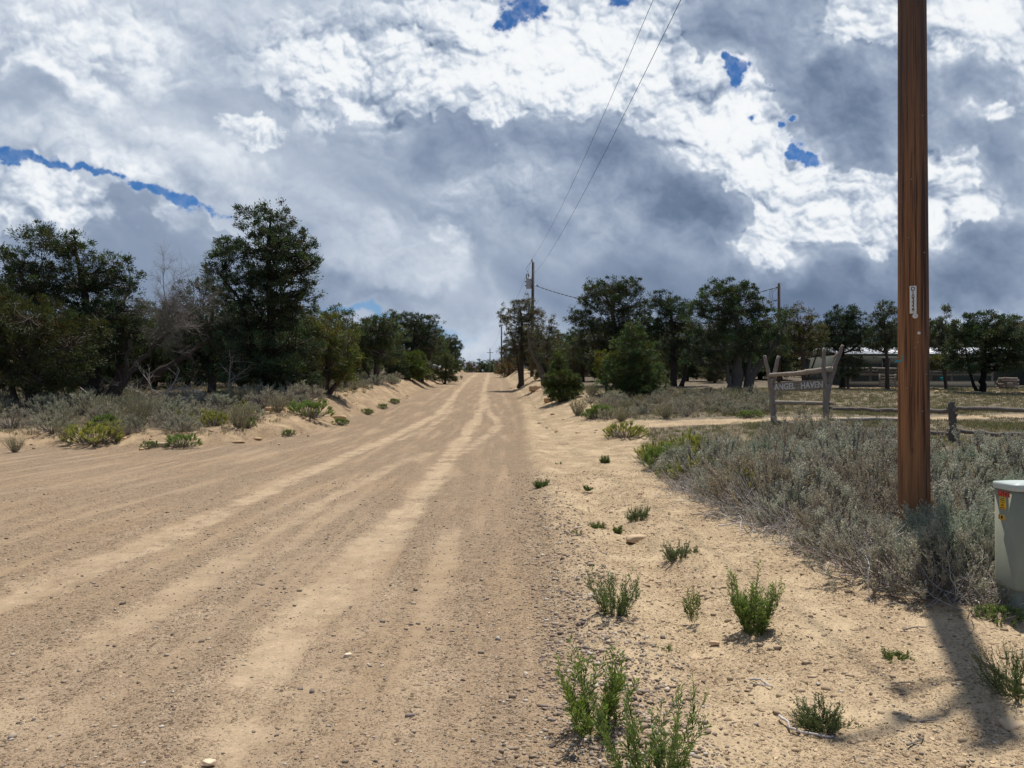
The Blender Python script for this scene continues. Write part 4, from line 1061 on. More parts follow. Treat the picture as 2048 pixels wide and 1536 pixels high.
def herb(name, ns=16, h=.35, spread=.5, leafc=(.085, .13, .030), tipc=(.16, .22, .04), ll=.03, lw=.0065, per=70, stemc=(.16, .15, .07), seed=0, branch=2, curve=.10, tr=.0022, upright=.9):
    """a young upright rabbitbrush-like herb: stems set all round with narrow leaves"""
    root = thing(name, 'x', 'plant')
    ns = int(ns * 1.45)
    a = np.arange(ns) * 2.4 + RNG.uniform(0, .6, ns); o = RNG.uniform(.05, 1, ns) ** .6 * spread
    D = np.stack([np.cos(a) * o, np.sin(a) * o, np.ones(ns) * upright], -1)
    rb = RNG.uniform(.0, .05, ns) * h / .4
    P = np.stack([np.cos(a) * rb, np.sin(a) * rb, np.zeros(ns) - .01], -1)
    L = h * RNG.uniform(.45, 1.10, ns)
    st = Acc(); lf = Acc()
    pts, dirs = twig_set(st, P, D, L, tr * np.ones(ns), 6, curve, shade(stemc, ns), 3, .5)
    allp = [(pts, dirs, per, 6)]
    if branch:
        m = ns * branch
        si = np.repeat(np.arange(ns), branch); k = RNG.integers(2, 5, m)
        p2, d2 = twig_set(st, pts[si, k], dirs[si, k] + unit(m) * .5 + np.array([0, 0, .3]), L[si] * RNG.uniform(.25, .5, m), tr * .7 * np.ones(m), 4, curve, shade(stemc, m), 3, .5)
        allp.append((p2, d2, int(per * .6), 4))
    st.build('stems', M_TWIG, root)
    for pp, dd, per_, sg in allp:
        n = len(pp) * per_
        li = np.repeat(np.arange(len(pp)), per_); t = np.tile(np.linspace(.12, 1.0, per_), len(pp)) * sg
        k = np.minimum(t.astype(int), sg - 1); fr = (t - k)[:, None]
        P3 = pp[li, k] * (1 - fr) + pp[li, k + 1] * fr
        out = unit(n); out -= dd[li, k] * np.sum(out * dd[li, k], 1)[:, None]
        out /= np.linalg.norm(out, axis=1)[:, None]
        D3 = out * .75 + dd[li, k] * .85
        f = (t / sg)[:, None] ** 3
        C = shade(leafc, n, .18) * (1 - f) + shade(tipc, n, .12) * f
        V, Q, C = leaf_quads(P3, D3, ll * RNG.uniform(.7, 1.2, n) * (1.1 - .4 * f[:, 0]), lw * np.ones(n), C)
        lf.add(V, Q, None, C)
    lf.build('leaves', M_LEAF, root)
    return root

SG = (.285, .30, .235); SGG = (.225, .27, .185); GREYT = (.27, .235, .195)
def protos_make():
    p = {}
    p['silver'] = [mound('sagebrush', leafc=(.40, .405, .335), nt=74, tw=10, lv=18, ll=.030, lw=.0092, splay=.26, up=1.1, plume=.24) for _ in range(2)]
    p['green'] = [mound('sagebrush', w=.42, nt=52, tw=10, lv=20, ll=.034, lw=.0088, leafc=(.32, .365, .275), splay=.20, up=1.3, plume=.32, dead=12) for _ in range(2)]
    p['grey'] = [mound('sagebrush', w=.62, nt=74, tw=10, lv=12, ll=.026, lw=.009, leafc=(.38, .36, .285), twigc=(.34, .30, .25), dead=44, splay=.42, plume=.20) for _ in range(3)]
    p['brown'] = [mound('sagebrush', w=.56, nt=70, tw=11, lv=9, ll=.025, lw=.0085, leafc=(.35, .31, .235), twigc=(.32, .27, .21), dead=40, splay=.42, plume=.24) for _ in range(2)]
    p['mixed'] = [mound('sagebrush', w=.60, nt=70, tw=10, lv=16, ll=.028, lw=.009, leafc=(.375, .365, .295), splay=.34, plume=.21, dead=34) for _ in range(3)]
    p['rabbit'] = [mound('rabbitbrush', h=.6, w=.50, nt=120, tw=9, lv=14, plume=.17, ll=.030, lw=.0085, leafc=(.25, .28, .085), twigc=(.22, .21, .09), tips=(.52, .48, .07), lmat=M_LEAF, dead=8, splay=.30, up=.8) for _ in range(2)]
    p['green_rabbit'] = [mound('rabbitbrush', h=.6, w=.50, nt=110, tw=9, lv=14, plume=.17, ll=.032, lw=.009, leafc=(.15, .23, .065), twigc=(.16, .17, .07), tips=(.24, .32, .08), lmat=M_LEAF, dead=6, splay=.32, up=.8) for _ in range(2)]
    p['straw'] = [bush('rabbitbrush', 76, .80, .75, 8, 5, .04, .004, (.27, .265, .15), (.29, .26, .17), tr=.0026, subL=.22, upright=.85, curve=.16, low=.15)]
    p['far_silver'] = [mound('sagebrush', w=.62, nt=54, tw=8, lv=10, leafc=(.35, .36, .27), ll=.042, lw=.017, fl=1.6, dead=14, splay=.34) for _ in range(3)]
    p['far_grey'] = [mound('sagebrush', w=.62, nt=54, tw=8, lv=8, leafc=(.37, .34, .265), twigc=(.30, .27, .22), ll=.040, lw=.016, fl=1.6, dead=18, splay=.38) for _ in range(3)]
    p['far_straw'] = [bush('rabbitbrush', 44, .80, .85, 8, 5, .06, .012, (.27, .26, .155), (.27, .24, .16), tr=.005, upright=.8, curve=.2, low=.12)]
    return p
NPX, NPY = 3.84, 7.40
def place_bushes():
    p = protos_make()
    used = set()
    def put(kind, x, y, h, label, group=None, w=1.0, k=None):
        lst = p[kind]; k = RNG.integers(len(lst)) if k is None else k
        pr = lst[k]
        hh = {'rabbit': .6, 'green_rabbit': .6}.get(kind, .80)
        s = h / hh / 1.0
        z = ground(x, y) - .01
        sc = (s * w, s * w, s); rz = RNG.uniform(0, 6.28)
        cat = 'bush'
        key = (kind, k)
        if key not in used:
            used.add(key)
            pr.location = (x, y, z); pr.rotation_euler = (RNG.uniform(-.06, .06), RNG.uniform(-.06, .06), rz); pr.scale = sc
            pr['label'] = label
            if group: pr['group'] = group
            return pr
        return dup(pr, (x, y, z), rz, sc, label, group)
    def putpx(kind, px, py, h, label, w=1.0, group=None):
        x, y = onground(px, py)
        return put(kind, x, y, h, label, group, w)
    # ---- single shrubs one can point at, right
    putpx('silver', 1500, 962, .60, 'silvery green sagebrush with feathery upright tips at the sandy edge below the gate', 1.25)
    putpx('silver', 1425, 1000, .36, 'small silver sagebrush on the sand edge, left below the feathery one', 1.2)
    putpx('green', 1590, 1040, .36, 'fresh green sagebrush tuft low in front of the grey brush', .9)
    putpx('green', 1872, 1135, .56, 'silver-green sagebrush standing tight in front of the near pole', .85)
    putpx('green', 1918, 1160, .58, 'pale sagebrush between the near pole and the pedestal', .9)
    putpx('silver', 1700, 1120, .46, 'pale olive sagebrush at the left foot of the near pole', 1.2)
    putpx('grey', 1760, 1165, .56, 'brown twiggy half-dead sagebrush below the near pole', 1.2)
    putpx('grey', 1880, 1195, .50, 'dark tangled dead sagebrush left of the pedestal foot', 1.3)
    putpx('mixed', 1960, 1190, .55, 'greyish sagebrush touching the left side of the pedestal', 1.0)
    putpx('green_rabbit', 1998, 1245, .13, 'tiny pale green shoot at the left foot of the pedestal', 1.3)
    putpx('rabbit', 1312, 925, .38, 'yellow-green rabbitbrush on the sand edge nearest the road, below the round one', 1.0)
    putpx('rabbit', 1250, 876, .50, 'rounded yellow-green rabbitbrush at the corner of the driveway', 1.45)
    putpx('rabbit', 1415, 975, .26, 'small yellow-tipped rabbitbrush in front of the silver sagebrush', 1.0)
    putpx('green_rabbit', 1200, 836, .55, 'bright green round shrub across the driveway', 1.35)
    putpx('green_rabbit', 1182, 838, .42, 'darker green low shrub against the bright round one', 1.2)
    putpx('far_straw', 1155, 832, .70, 'tall straw-coloured shrub left of the bright green one', .9)
    putpx('mixed', 1445, 925, .68, 'dark-stemmed tall sagebrush right of the silvery group near the gate', .75)
    putpx('brown', 1625, 905, 1.10, 'tallest brownish sagebrush standing in front of the gate posts', .8)
    putpx('grey', 1555, 935, .62, 'bare dark-branched sagebrush left of the tallest brownish one', .8)
    putpx('green_rabbit', 1350, 960, .30, 'deep green shrublet under the yellow-green rabbitbrush', 1.2)
    putpx('far_silver', 1500, 832, .45, 'grey-green bush beside the driveway left of the gate', 1.2)
    putpx('green_rabbit', 1500, 836, .32, 'fresh green low bush beside the driveway left of the gate', 1.8)
    putpx('grey', 1578, 912, .92, 'leaning grey sagebrush between the gate posts, left of the tallest one', 1.0)
    putpx('mixed', 1668, 915, .98, 'tall grey sagebrush right of the tallest brownish one', .95)
    putpx('brown', 1742, 925, .90, 'tall straw-grey sagebrush hiding the rails left of the near pole', 1.0)
    putpx('brown', 1700, 935, .80, 'lower brownish sagebrush between the two tall ones left of the near pole', 1.0)
    putpx('brown', 1715, 960, .95, 'tall brown-grey sagebrush behind the near pole foot, left side', 1.0)
    putpx('silver', 1930, 1010, .62, 'broad silvery sagebrush behind the pedestal', 1.3)
    putpx('silver', 1385, 905, .50, 'round silver-blue sagebrush behind the yellow-green rabbitbrush', 1.3)
    # ---- left
    putpx('rabbit', 190, 888, .66, 'wide yellow-flowered rabbitbrush on the left road bank', 1.35)
    putpx('straw', 128, 884, .55, 'dull olive bush left of the yellow-flowered one', 1.0)
    putpx('straw', 235, 884, .50, 'straw-brown bush against the right side of the yellow-flowered one', 1.1)
    putpx('rabbit', 366, 843, .42, 'small round yellow bush on top of the left bank', 1.0)
    putpx('straw', 280, 855, 1.0, 'tall pale green-brown bush on the left bank between the two yellow ones', 1.0)
    putpx('green_rabbit', 365, 894, .38, 'low green bush at the foot of the left bank', 1.5)
    putpx('green_rabbit', 300, 896, .22, 'small dusty green bush beside the white stone on the left', 1.3)
    putpx('green_rabbit', 497, 856, .40, 'yellowish green narrow bush on the left bank', .7)
    putpx('green_rabbit', 620, 835, .70, 'big green bush at the bend of the left bank', 1.5)
    putpx('green_rabbit', 577, 873, .26, 'small round green bush by the road, foot of the left bank', 1.0)
    putpx('green_rabbit', 680, 850, .28, 'low green plant clump by the road near the flat stone', 1.5)
    putpx('green_rabbit', 735, 829, .30, 'green weed clump on the left road edge, mid way up', 1.2)
    putpx('green_rabbit', 765, 818, .30, 'green weed clump on the left road edge, second highest', 1.2)
    putpx('green_rabbit', 788, 808, .34, 'green weed clump highest along the left road edge', 1.2)
    putpx('straw', 30, 905, .40, 'dry olive clump at the lower left bank edge', 1.2)
    # ---- masses
    def scatter(n, gen, kinds, hr, lab, grp, mind, cap=None):
        pts = []
        tries = 0
        while len(pts) < n and tries < n * 60:
            tries += 1
            x, y = gen()
            if any((x - a) ** 2 + (y - b) ** 2 < mind ** 2 for a, b in pts): continue
            pts.append((x, y))
        for x, y in pts:
            k = kinds[RNG.integers(len(kinds))]
            hh = RNG.uniform(*hr)
            if cap: hh = min(hh, cap(x, y) * RNG.uniform(.8, 1.0))
            put(k, x, y, hh, lab, grp, RNG.uniform(.95, 1.35))
    def g1():
        while True:
            y = RNG.uniform(5.4, 12.5)
            bx = float(brush_line(y))
            x = bx + .25 + RNG.random() ** .9 * (min(.71 * y, 8.6) - bx + 1.2)
            if (x - NPX) ** 2 + (y - NPY) ** 2 > .16 and not (x > 3.1 and y < 5.9): return x, y
    scatter(54, g1, ['grey', 'brown', 'brown', 'mixed', 'green', 'silver', 'silver', 'grey'], (.40, 1.0), 'sagebrush in the dense thicket round the near pole', 'sagebrush of the near thicket', .80, lambda x, y: (.50 if (y < 7.4 and abs(x / y - .52) < .05) else .68 if y < 8.5 else 1.0))
    def g2():
        while True:
            y = RNG.uniform(12, 20.0)
            bx = float(brush_line(y)); x = bx + .3 + RNG.random() * (min(.71 * y, 13.0) - bx)
            px = 1024 + x / y * F
            ym = 14.6 if px < 1545 else (19.0 if px < 1790 else 13.6)
            if y < ym: return x, y
    scatter(36, g2, ['mixed', 'brown', 'grey', 'silver', 'silver'], (.46, .78), 'sagebrush in the thicket between the near pole and the gate', 'sagebrush before the gate and fence', 1.0)
    def g2b():
        while True:
            y = RNG.uniform(10.5, 17.5); px = RNG.uniform(1270, 1530); x = (px - 1024) / F * y
            if x > float(brush_line(y)) + .1: return x, y
    scatter(8, g2b, ['rabbit', 'green_rabbit'], (.34, .55), 'yellow-green rabbitbrush among the grey sagebrush left of the gate', 'rabbitbrush among the sagebrush', 1.5)
    def g3():
        while True:
            px = RNG.uniform(1110, 1560); y = RNG.uniform(27.3, 40.5)
            x = (px - 1024) / F * y
            if np.min(np.hypot(DRIVE[:, 0] - x, DRIVE[:, 1] - y)) > 1.15 and x > 3.6: return x, y
    scatter(84, g3, ['far_silver', 'far_grey', 'far_grey', 'far_straw'], (.34, .58), 'low dusty sagebrush between the driveway and the big trees', 'sagebrush beyond the driveway', .6)
    def g4():
        while True:
            x = RNG.uniform(-22, -7.2); y = RNG.uniform(22.0, 33)
            if min(float(road_left(y)) - x, y - float(side_far(x))) > 1.9: return x, y
    scatter(64, g4, ['far_silver', 'far_silver', 'far_grey', 'far_grey', 'far_straw'], (.45, .85), 'grey-green sagebrush in the band between the left bank and the trees', 'sagebrush band on the left', 1.0)
    scatter(12, g4, ['rabbit', 'green_rabbit', 'straw'], (.35, .6), 'yellow-green bush dotted in the sagebrush band on the left', 'yellow-green bushes on the left', 1.2)
    def g5():
        while True:
            y = RNG.uniform(30, 60); x = float(road_left(y)) - RNG.uniform(1.8, 5.0)
            return x, y
    scatter(44, g5, ['far_silver', 'far_grey', 'far_straw'], (.40, .75), 'brownish sagebrush on top of the road bank below the left tree row', 'sagebrush along the top of the left bank', .8)
    def g6():
        y = RNG.uniform(44, 75); x = float(road_right(y)) + RNG.uniform(2.0, 4.2)
        return x, y
    scatter(16, g6, ['far_grey', 'far_straw'], (.3, .5), 'dry low bush on the right road bank below the roadside trees', 'dry bushes on the right bank', 1.0)
    # ---- herbs on the sandy verge
    def herbpx(px, py, h, lab, **kw):
        for q in ('leafc', 'tipc'):
            if q in kw and kw[q][1] < .15: kw[q] = tuple(v * 1.3 for v in kw[q])
        x, y = onground(px, py)
        r = herb('green_herb', h=h, **kw)
        r.location = (x, y, ground(x, y) - .005); r.rotation_euler = (0, 0, RNG.uniform(0, 6)); r['label'] = lab
        return r
    herbpx(1190, 1470, .40, 'bright green leafy plant with spreading stems, at the gravel edge lower centre', ns=17, spread=1.0, leafc=(.135, .195, .045), tipc=(.24, .32, .07), per=46, ll=.036, lw=.0075, curve=.16)
    herbpx(1300, 1600, .46, 'green plant cut off by the bottom edge of the picture', ns=22, spread=1.0, per=44, leafc=(.12, .18, .05), tipc=(.22, .30, .08), curve=.15)
    herbpx(1230, 1248, .40, 'dark green upright plant with one taller stem, left of the pale tufted plants', ns=19, spread=.85, leafc=(.09, .125, .05), tipc=(.16, .22, .07), per=40, curve=.15)
    herbpx(1505, 1275, .42, 'dense green plant with club-shaped pale tips, biggest on the sand', ns=24, spread=.66, leafc=(.11, .165, .045), tipc=(.26, .34, .09), per=50, lw=.0075, curve=.12, branch=3)
    herbpx(1385, 1240, .22, 'small yellow-green seedling between the two big green plants', ns=5, spread=.6, leafc=(.13, .17, .05), tipc=(.22, .28, .06), per=44, branch=1)
    herbpx(1360, 1125, .24, 'bluish green low spreading plant below the flat pale rock', ns=46, spread=1.6, upright=.45, leafc=(.075, .10, .050), tipc=(.10, .13, .06), per=34, ll=.022, lw=.005, curve=.2)
    herbpx(1275, 1045, .26, 'bluish green spreading plant above the flat pale rock', ns=40, spread=1.4, upright=.5, leafc=(.070, .10, .045), tipc=(.10, .14, .06), per=30, ll=.022, lw=.005, curve=.2)
    herbpx(1640, 1455, .17, 'wispy green mat-like plant beside the curved white stick', ns=60, spread=2.0, upright=.35, leafc=(.085, .115, .050), tipc=(.12, .16, .06), per=22, ll=.016, lw=.004, curve=.28)
    herbpx(2040, 1400, .30, 'wispy green plant at the right edge with a dry brown stick lying in it', ns=54, spread=1.5, upright=.5, leafc=(.075, .115, .042), tipc=(.11, .16, .05), per=26, ll=.018, lw=.004, curve=.25)
    herbpx(1085, 980, .20, 'small round green plant near the road edge, alone', ns=40, spread=1.2, upright=.6, leafc=(.065, .11, .035), tipc=(.10, .16, .05), per=30, curve=.2)
    herbpx(1150, 1078, .12, 'flat little green plant at the gravel edge', ns=30, spread=1.6, upright=.4, leafc=(.075, .11, .045), per=22, ll=.02, curve=.25)
    herbpx(1195, 1058, .12, 'small grey-green plant just right of the flat little one', ns=24, spread=1.5, upright=.4, leafc=(.08, .11, .05), per=22, ll=.02, curve=.25)
    herbpx(1325, 1303, .07, 'dark green grassy rosette on the sand', ns=16, spread=2.2, upright=.3, leafc=(.05, .085, .03), per=20, ll=.035, lw=.004, branch=0)
    herbpx(1210, 928, .20, 'grey-green tuft in the verge below the driveway', ns=34, spread=1.2, upright=.6, leafc=(.09, .115, .06), per=26, curve=.2)
    herbpx(1118, 932, .10, 'thin flat green patch in the verge, highest of the tiny ones', ns=26, spread=1.8, upright=.35, leafc=(.07, .10, .04), per=20, ll=.02, curve=.25)
    herbpx(1175, 980, .10, 'tiny green tuft right of the small round green plant', ns=20, spread=1.6, upright=.4, leafc=(.075, .11, .045), per=20, ll=.02, curve=.25)
    herbpx(1235, 1065, .10, 'tiny tuft left of the flat pale rock', ns=22, spread=1.5, upright=.45, leafc=(.075, .10, .05), per=20, ll=.02, curve=.25)
    herbpx(1680, 1075, .22, 'thin green stalks growing out of the dead twigs', ns=12, spread=.6, leafc=(.07, .12, .03), tipc=(.16, .20, .05), per=30)
    herbpx(1790, 1320, .10, 'sparse green sprigs lying across the pole shadow', ns=26, spread=2.2, upright=.3, leafc=(.085, .115, .05), per=18, ll=.018, curve=.3)
    # anything never placed must not stay at the origin
    for k, lst in p.items():
        for j, o in enumerate(lst):
            if (k, j) not in used:
                for c in list(o.children): bpy.data.objects.remove(c)
                bpy.data.objects.remove(o)
place_bushes()

# ------------------------------------------------------------------ grass: nobody could count it
def build_grass():
    acc = Acc()
    def patch(n, gen, h, cols, w=.006, tuft=14):
        m = n // tuft
        P = np.array([gen() for _ in range(m)])
        z = H0(P[:, 0], P[:, 1])
        i = np.repeat(np.arange(m), tuft)
        k = len(i)
        Q = np.stack([P[i, 0] + RNG.normal(size=k) * .06, P[i, 1] + RNG.normal(size=k) * .06, z[i] - .01], -1)
        D = unit(k) * .45 + np.array([0, 0, 1.0])
        ci = RNG.integers(len(cols), size=m)
        C = np.array(cols)[ci][i] * np.exp(RNG.normal(size=(k, 1)) * .2)
        dist = np.hypot(Q[:, 0], Q[:, 1])
        V, F4, C = leaf_quads(Q, D, h * RNG.uniform(.5, 1.3, k), w * (1 + dist / 14), C)
        acc.add(V, F4, None, C)
    straw = [(.38, .32, .21), (.34, .29, .19), (.30, .26, .18)]
    green = [(.17, .185, .085), (.20, .20, .10), (.30, .26, .15)]
    def gf():
        while True:
            y = 20 + 27 * RNG.random(); x = RNG.uniform(4.0, .74 * y)
            if np.min(np.hypot(DRIVE[:, 0] - x, (DRIVE[:, 1] - y))) > 1.3 or abs(np.interp(x, DRIVE[:, 0], DRIVE[:, 1]) - y) > 1.3: return x, y
    patch(120000, gf, .10, straw + green[:2])
    def gg():
        while True:
            y = RNG.uniform(21, 33); x = RNG.uniform(8, .74 * y)
            if abs(np.interp(x, DRIVE[:, 0], DRIVE[:, 1]) - y) > 1.2 and gnoise(np.array([x * .3]), np.array([y * .3]))[0] > 0: return x, y
    patch(36000, gg, .14, green)
    def gn():
        y = RNG.uniform(6, 20); bx = float(brush_line(y)); return bx + .3 + RNG.random() * (.74 * y - bx + 1.5), y
    patch(26000, gn, .16, straw + [(.20, .18, .12)], .004)
    def gl():
        while True:
            x = RNG.uniform(-30, -6.8); y = RNG.uniform(22, 46)
            if min(float(road_left(y)) - x, y - float(side_far(x))) > 1.6: return x, y
    patch(46000, gl, .15, straw + green + [(.2, .18, .12)])
    o = acc.build('grass', M_SAGE)
    o['kind'] = 'stuff'; o['label'] = 'dry straw-coloured and olive grass between the shrubs and over the field'
    # dry litter and dead twigs lying at the feet of the near thicket
    lt = Acc()
    n = 15000
    Y = RNG.uniform(5.0, 17, n); bx = brush_line(Y)
    X = bx + RNG.normal(size=n) * .25 + RNG.random(n) ** 1.6 * 3.4 + .1
    P = np.stack([X, Y, H0(X, Y) + RNG.uniform(0, .05, n)], -1)
    D = unit(n); D[:, 2] = np.abs(D[:, 2]) * .35
    twig_set(lt, P, D, RNG.uniform(.06, .34, n), RNG.uniform(.0014, .0042, n), 3, .42, shade((.34, .31, .27), n, .35), 3, 0.0)
    n = 1500
    Y = RNG.uniform(5.2, 12.5, n); X = brush_line(Y) + RNG.normal(size=n) * .22 + .12
    P = np.stack([X, Y, H0(X, Y) + RNG.uniform(0, .06, n)], -1); D = unit(n); D[:, 2] = np.abs(D[:, 2]) * .6 + .05
    twig_set(lt, P, D, RNG.uniform(.2, .55, n), RNG.uniform(.002, .0055, n), 5, .5, shade((.40, .365, .32), n, .35), 4, -.02)
    o = lt.build('dead_twigs', M_TWIG)
    o['kind'] = 'stuff'; o['label'] = 'grey dead twigs and litter lying under the near thicket'
build_grass()

# ------------------------------------------------------------------ bare tree and fallen wood on the left
def branchy(acc, p, d, L, r, lvl, col, kink=.25, up=.05, n0=(2, 4)):
    seg = 6
    pts = [np.array(p, float)]; dd = np.array(d, float); dd /= np.linalg.norm(dd)
    for i in range(seg):
        dd = dd + RNG.normal(size=3) * kink * .5 + np.array([0, 0, up]); dd /= np.linalg.norm(dd)
        pts.append(pts[-1] + dd * L / seg)
    rad = np.linspace(r, r * .35, seg + 1)
    acc.tube(np.array(pts), rad, 5 if r > .02 else 3, np.array(col) * RNG.uniform(.8, 1.35), cap=False)
    if lvl > 0:
        for i in range(1, seg + 1):
            for _ in range(RNG.integers(*n0) if i < seg else 2):
                nd = dd * .35 + (pts[i] - pts[i - 1]) / (L / seg) * .5 + RNG.normal(size=3) * .62
                branchy(acc, pts[i], nd, L * RNG.uniform(.34, .62), rad[i] * .55, lvl - 1, col, kink, up, n0)
def dead_wood():
    x0, y0, z0 = at(222, 30.5); s = 30.5 / F
    root = thing('dead_tree', 'bare silver-grey dead juniper, a cloud of leafless twigs left of the tallest tree', 'dead tree', (x0, y0, z0))
    def loc(px, py, dy=0): return np.array([(px - 222) * s, dy, EYE + (HZ - py) * s - z0])
    t = Acc()
    for pts in ([(222, 806, .17), (262, 745, .14), (300, 700, .11), (345, 660, .08)], [(228, 806, .12), (250, 760, .10), (258, 700, .07), (262, 670, .04)]):
        P = np.array([loc(a, b) for a, b, _ in pts]); r = [c for *_, c in pts]
        tt = np.linspace(0, len(P) - 1, 14)
        Q = np.stack([np.interp(tt, np.arange(len(P)), P[:, k]) for k in range(3)], -1) + RNG.normal(size=(14, 3)) * .03
        Q[0, 2] = -.1
        t.tube(Q, np.interp(tt, np.arange(len(r)), r) * .8, 8, (.07, .058, .05), rough=.12)
    t.build('trunk', M_BARK, root, smooth=True)
    b = Acc()
    pale = np.array([.175, .155, .14])
    for (a, e, r, lv) in [((300, 700), (345, 560), .045, 3), ((345, 660), (350, 500), .035, 3), ((330, 670), (300, 560), .03, 2), ((345, 660), (400, 560), .035, 3), ((345, 660), (420, 640), .03, 2), ((320, 690), (390, 720), .03, 2), ((300, 700), (280, 620), .03, 2), ((345, 650), (375, 505), .028, 2)]:
        p, q = loc(*a, RNG.uniform(-.3, .3)), loc(*e, RNG.uniform(-.9, .9))
        v = q - p
        branchy(b, p, v, np.linalg.norm(v) * .8, r * .75, lv, pale * RNG.uniform(.6, 1.5), .30, .0, (2, 4))
    b.build('branches', M_TWIG, root)
    # heap of fallen white branches
    x1, y1, z1 = at(400, 31.5); s1 = 31.5 / F
    root = thing('fallen_branches', 'heap of bleached fallen branches on the ground between the two left trunks', 'fallen branches', (x1, y1, z1))
    b = Acc()
    for i in range(15):
        px = RNG.uniform(-2.2, 1.4)
        d = np.array([RNG.uniform(-1, 1), RNG.uniform(-.6, .2), RNG.uniform(-.05, .45)])
        branchy(b, (px, RNG.uniform(-.4, .6), RNG.uniform(.05, .35)), d, RNG.uniform(.8, 1.9), RNG.uniform(.018, .04), 2, (.34, .315, .285), .22, 0, (1, 2))
    b.build('branches', M_TWIG, root)
    lg = Acc()
    lg.tube([(-1.0, -.2, .14), (0, -.25, .17), (1.0, -.3, .16), (1.9, -.2, .13)], [.07, .065, .055, .04], 7, (.42, .39, .35), rough=.1)
    lg.build('log', M_TWIG, root)
    x1, y1, z1 = at(186, 29.4)
    root = thing('dead_limb', 'bleached split limb leaning at the foot of the forked trunk, left', 'dead limb', (x1, y1, z1))
    b = Acc()
    b.tube([(-.55, 0, .85), (-.3, .05, .6), (0, .05, .25), (.15, 0, -.05)], [.02, .045, .05, .06], 6, (.36, .33, .29), rough=.15)
    b.tube([(-.3, .05, .6), (.0, 0, .62), (.1, 0, .75)], [.03, .025, .01], 5, (.36, .33, .29))
    b.build('wood', M_TWIG, root)
dead_wood()
# ------------------------------------------------------------------ materials of built things
def mat_pole(name, a, b, dark, zs=.0, tall=11.0, grey=(.11, .085, .07)):
    m = bpy.data.materials.new(name); m.use_nodes = True
    N = NT(m.node_tree); bs = N.n['Principled BSDF']
    tc = N.new('ShaderNodeTexCoord'); P = tc.outputs['Object']
    x, y, z = N.sep(P)
    v1 = N.vmath('MULTIPLY', P, (9, 9, .30)); v2 = N.vmath('MULTIPLY', P, (38, 38, .8)); v3 = N.vmath('MULTIPLY', P, (110, 110, 2.4))
    n1 = N.noise(v1, 1.0, 5, .6, .3); n2 = N.noise(v2, 1.0, 5, .6, .2); n3 = N.noise(v3, 1.0, 4, .6)
    c = N.mix(N.mapr(n1, .36, .62), a, b)
    c = N.mix(N.mapr(n2, .50, .66, 0, .85), c, dark)
    c = N.mix(N.mapr(n1, .56, .64, 0, .9), c, dark)
    c = N.mix(1.0, c, N.ramp(n3, [(.3, (.68,) * 3), (.7, (1.25,) * 3)]), 'MULTIPLY')
    c = N.mix(N.mapr(z, 1.5, 6.5, 0, .8), c, grey)
    kn = N.new('ShaderNodeTexVoronoi'); N.put(kn.inputs['Vector'], N.vmath('MULTIPLY', P, (3.2, 3.2, 1.15))); kn.inputs['Scale'].default_value = 1.3
    c = N.mix(N.mapr(kn.outputs['Distance'], .10, .04, 0, .85), c, (.025, .014, .010))
    N.put(bs.inputs['Base Color'], c)
    bs.inputs['Roughness'].default_value = .72; bs.inputs['Specular IOR Level'].default_value = .25
    h = N.math('ADD', N.math('MULTIPLY', n2, -1.0), N.math('MULTIPLY', n3, -.6))
    bp = N.new('ShaderNodeBump'); bp.inputs['Strength'].default_value = .7; bp.inputs['Distance'].default_value = .012
    N.put(bp.inputs['Height'], h); N.put(bs.inputs['Normal'], bp.outputs[0])
    return m
M_POLE = mat_pole('creosoted_pole_wood', (.34, .160, .066), (.205, .094, .045), (.036, .019, .013), grey=(.080, .062, .052))
M_POLE2 = mat_pole('far_pole_wood', (.10, .055, .04), (.075, .045, .035), (.04, .03, .025))
M_GREYWOOD = mat_plain('weathered_grey_wood', (.30, .275, .25), .9, .15, nscale=7, namt=.35, bump=.8, bdist=.012, tint=True, stretch=(5, 5, 1))
M_METAL = mat_plain('galvanised_steel', (.42, .43, .44), .45, .5, .7, nscale=30, namt=.1)
M_DARKM = mat_plain('dark_cable', (.03, .03, .032), .6, .3)
M_CAN = mat_plain('transformer_paint', (.42, .45, .48), .45, .4, tint=True)
M_PORC = mat_plain('brown_porcelain', (.10, .045, .03), .25, .5)
M_PED = mat_plain('pedestal_plastic', (.27, .275, .20), .8, .2, nscale=5, namt=.10)
M_PED2 = mat_plain('pedestal_base_plastic', (.19, .21, .17), .8, .2, nscale=6, namt=.10)
M_CAP = mat_plain('pedestal_cap_plastic', (.44, .50, .46), .5, .4, nscale=8, namt=.06)
M_WHITE = mat_plain('white_enamel', (.72, .72, .68), .4, .4, nscale=60, namt=.06)
M_BLACK = mat_plain('black_ink', (.015, .015, .018), .6, .2)
M_RED = mat_plain('red_sticker', (.62, .10, .06), .5, .3)
M_YEL = mat_plain('yellow_sticker', (.80, .50, .03), .5, .3)
M_YEL2 = mat_plain('amber_sticker', (.72, .46, .10), .5, .3)
M_INK = mat_plain('dark_red_ink', (.06, .012, .012), .6, .2)
M_CYAN = mat_plain('turquoise_ribbon', (.02, .42, .52), .5, .3)
M_ROCK = mat_plain('pale_sandstone', (.46, .36, .25), .9, .15, nscale=9, namt=.22, bump=.6, bdist=.02, tint=True)
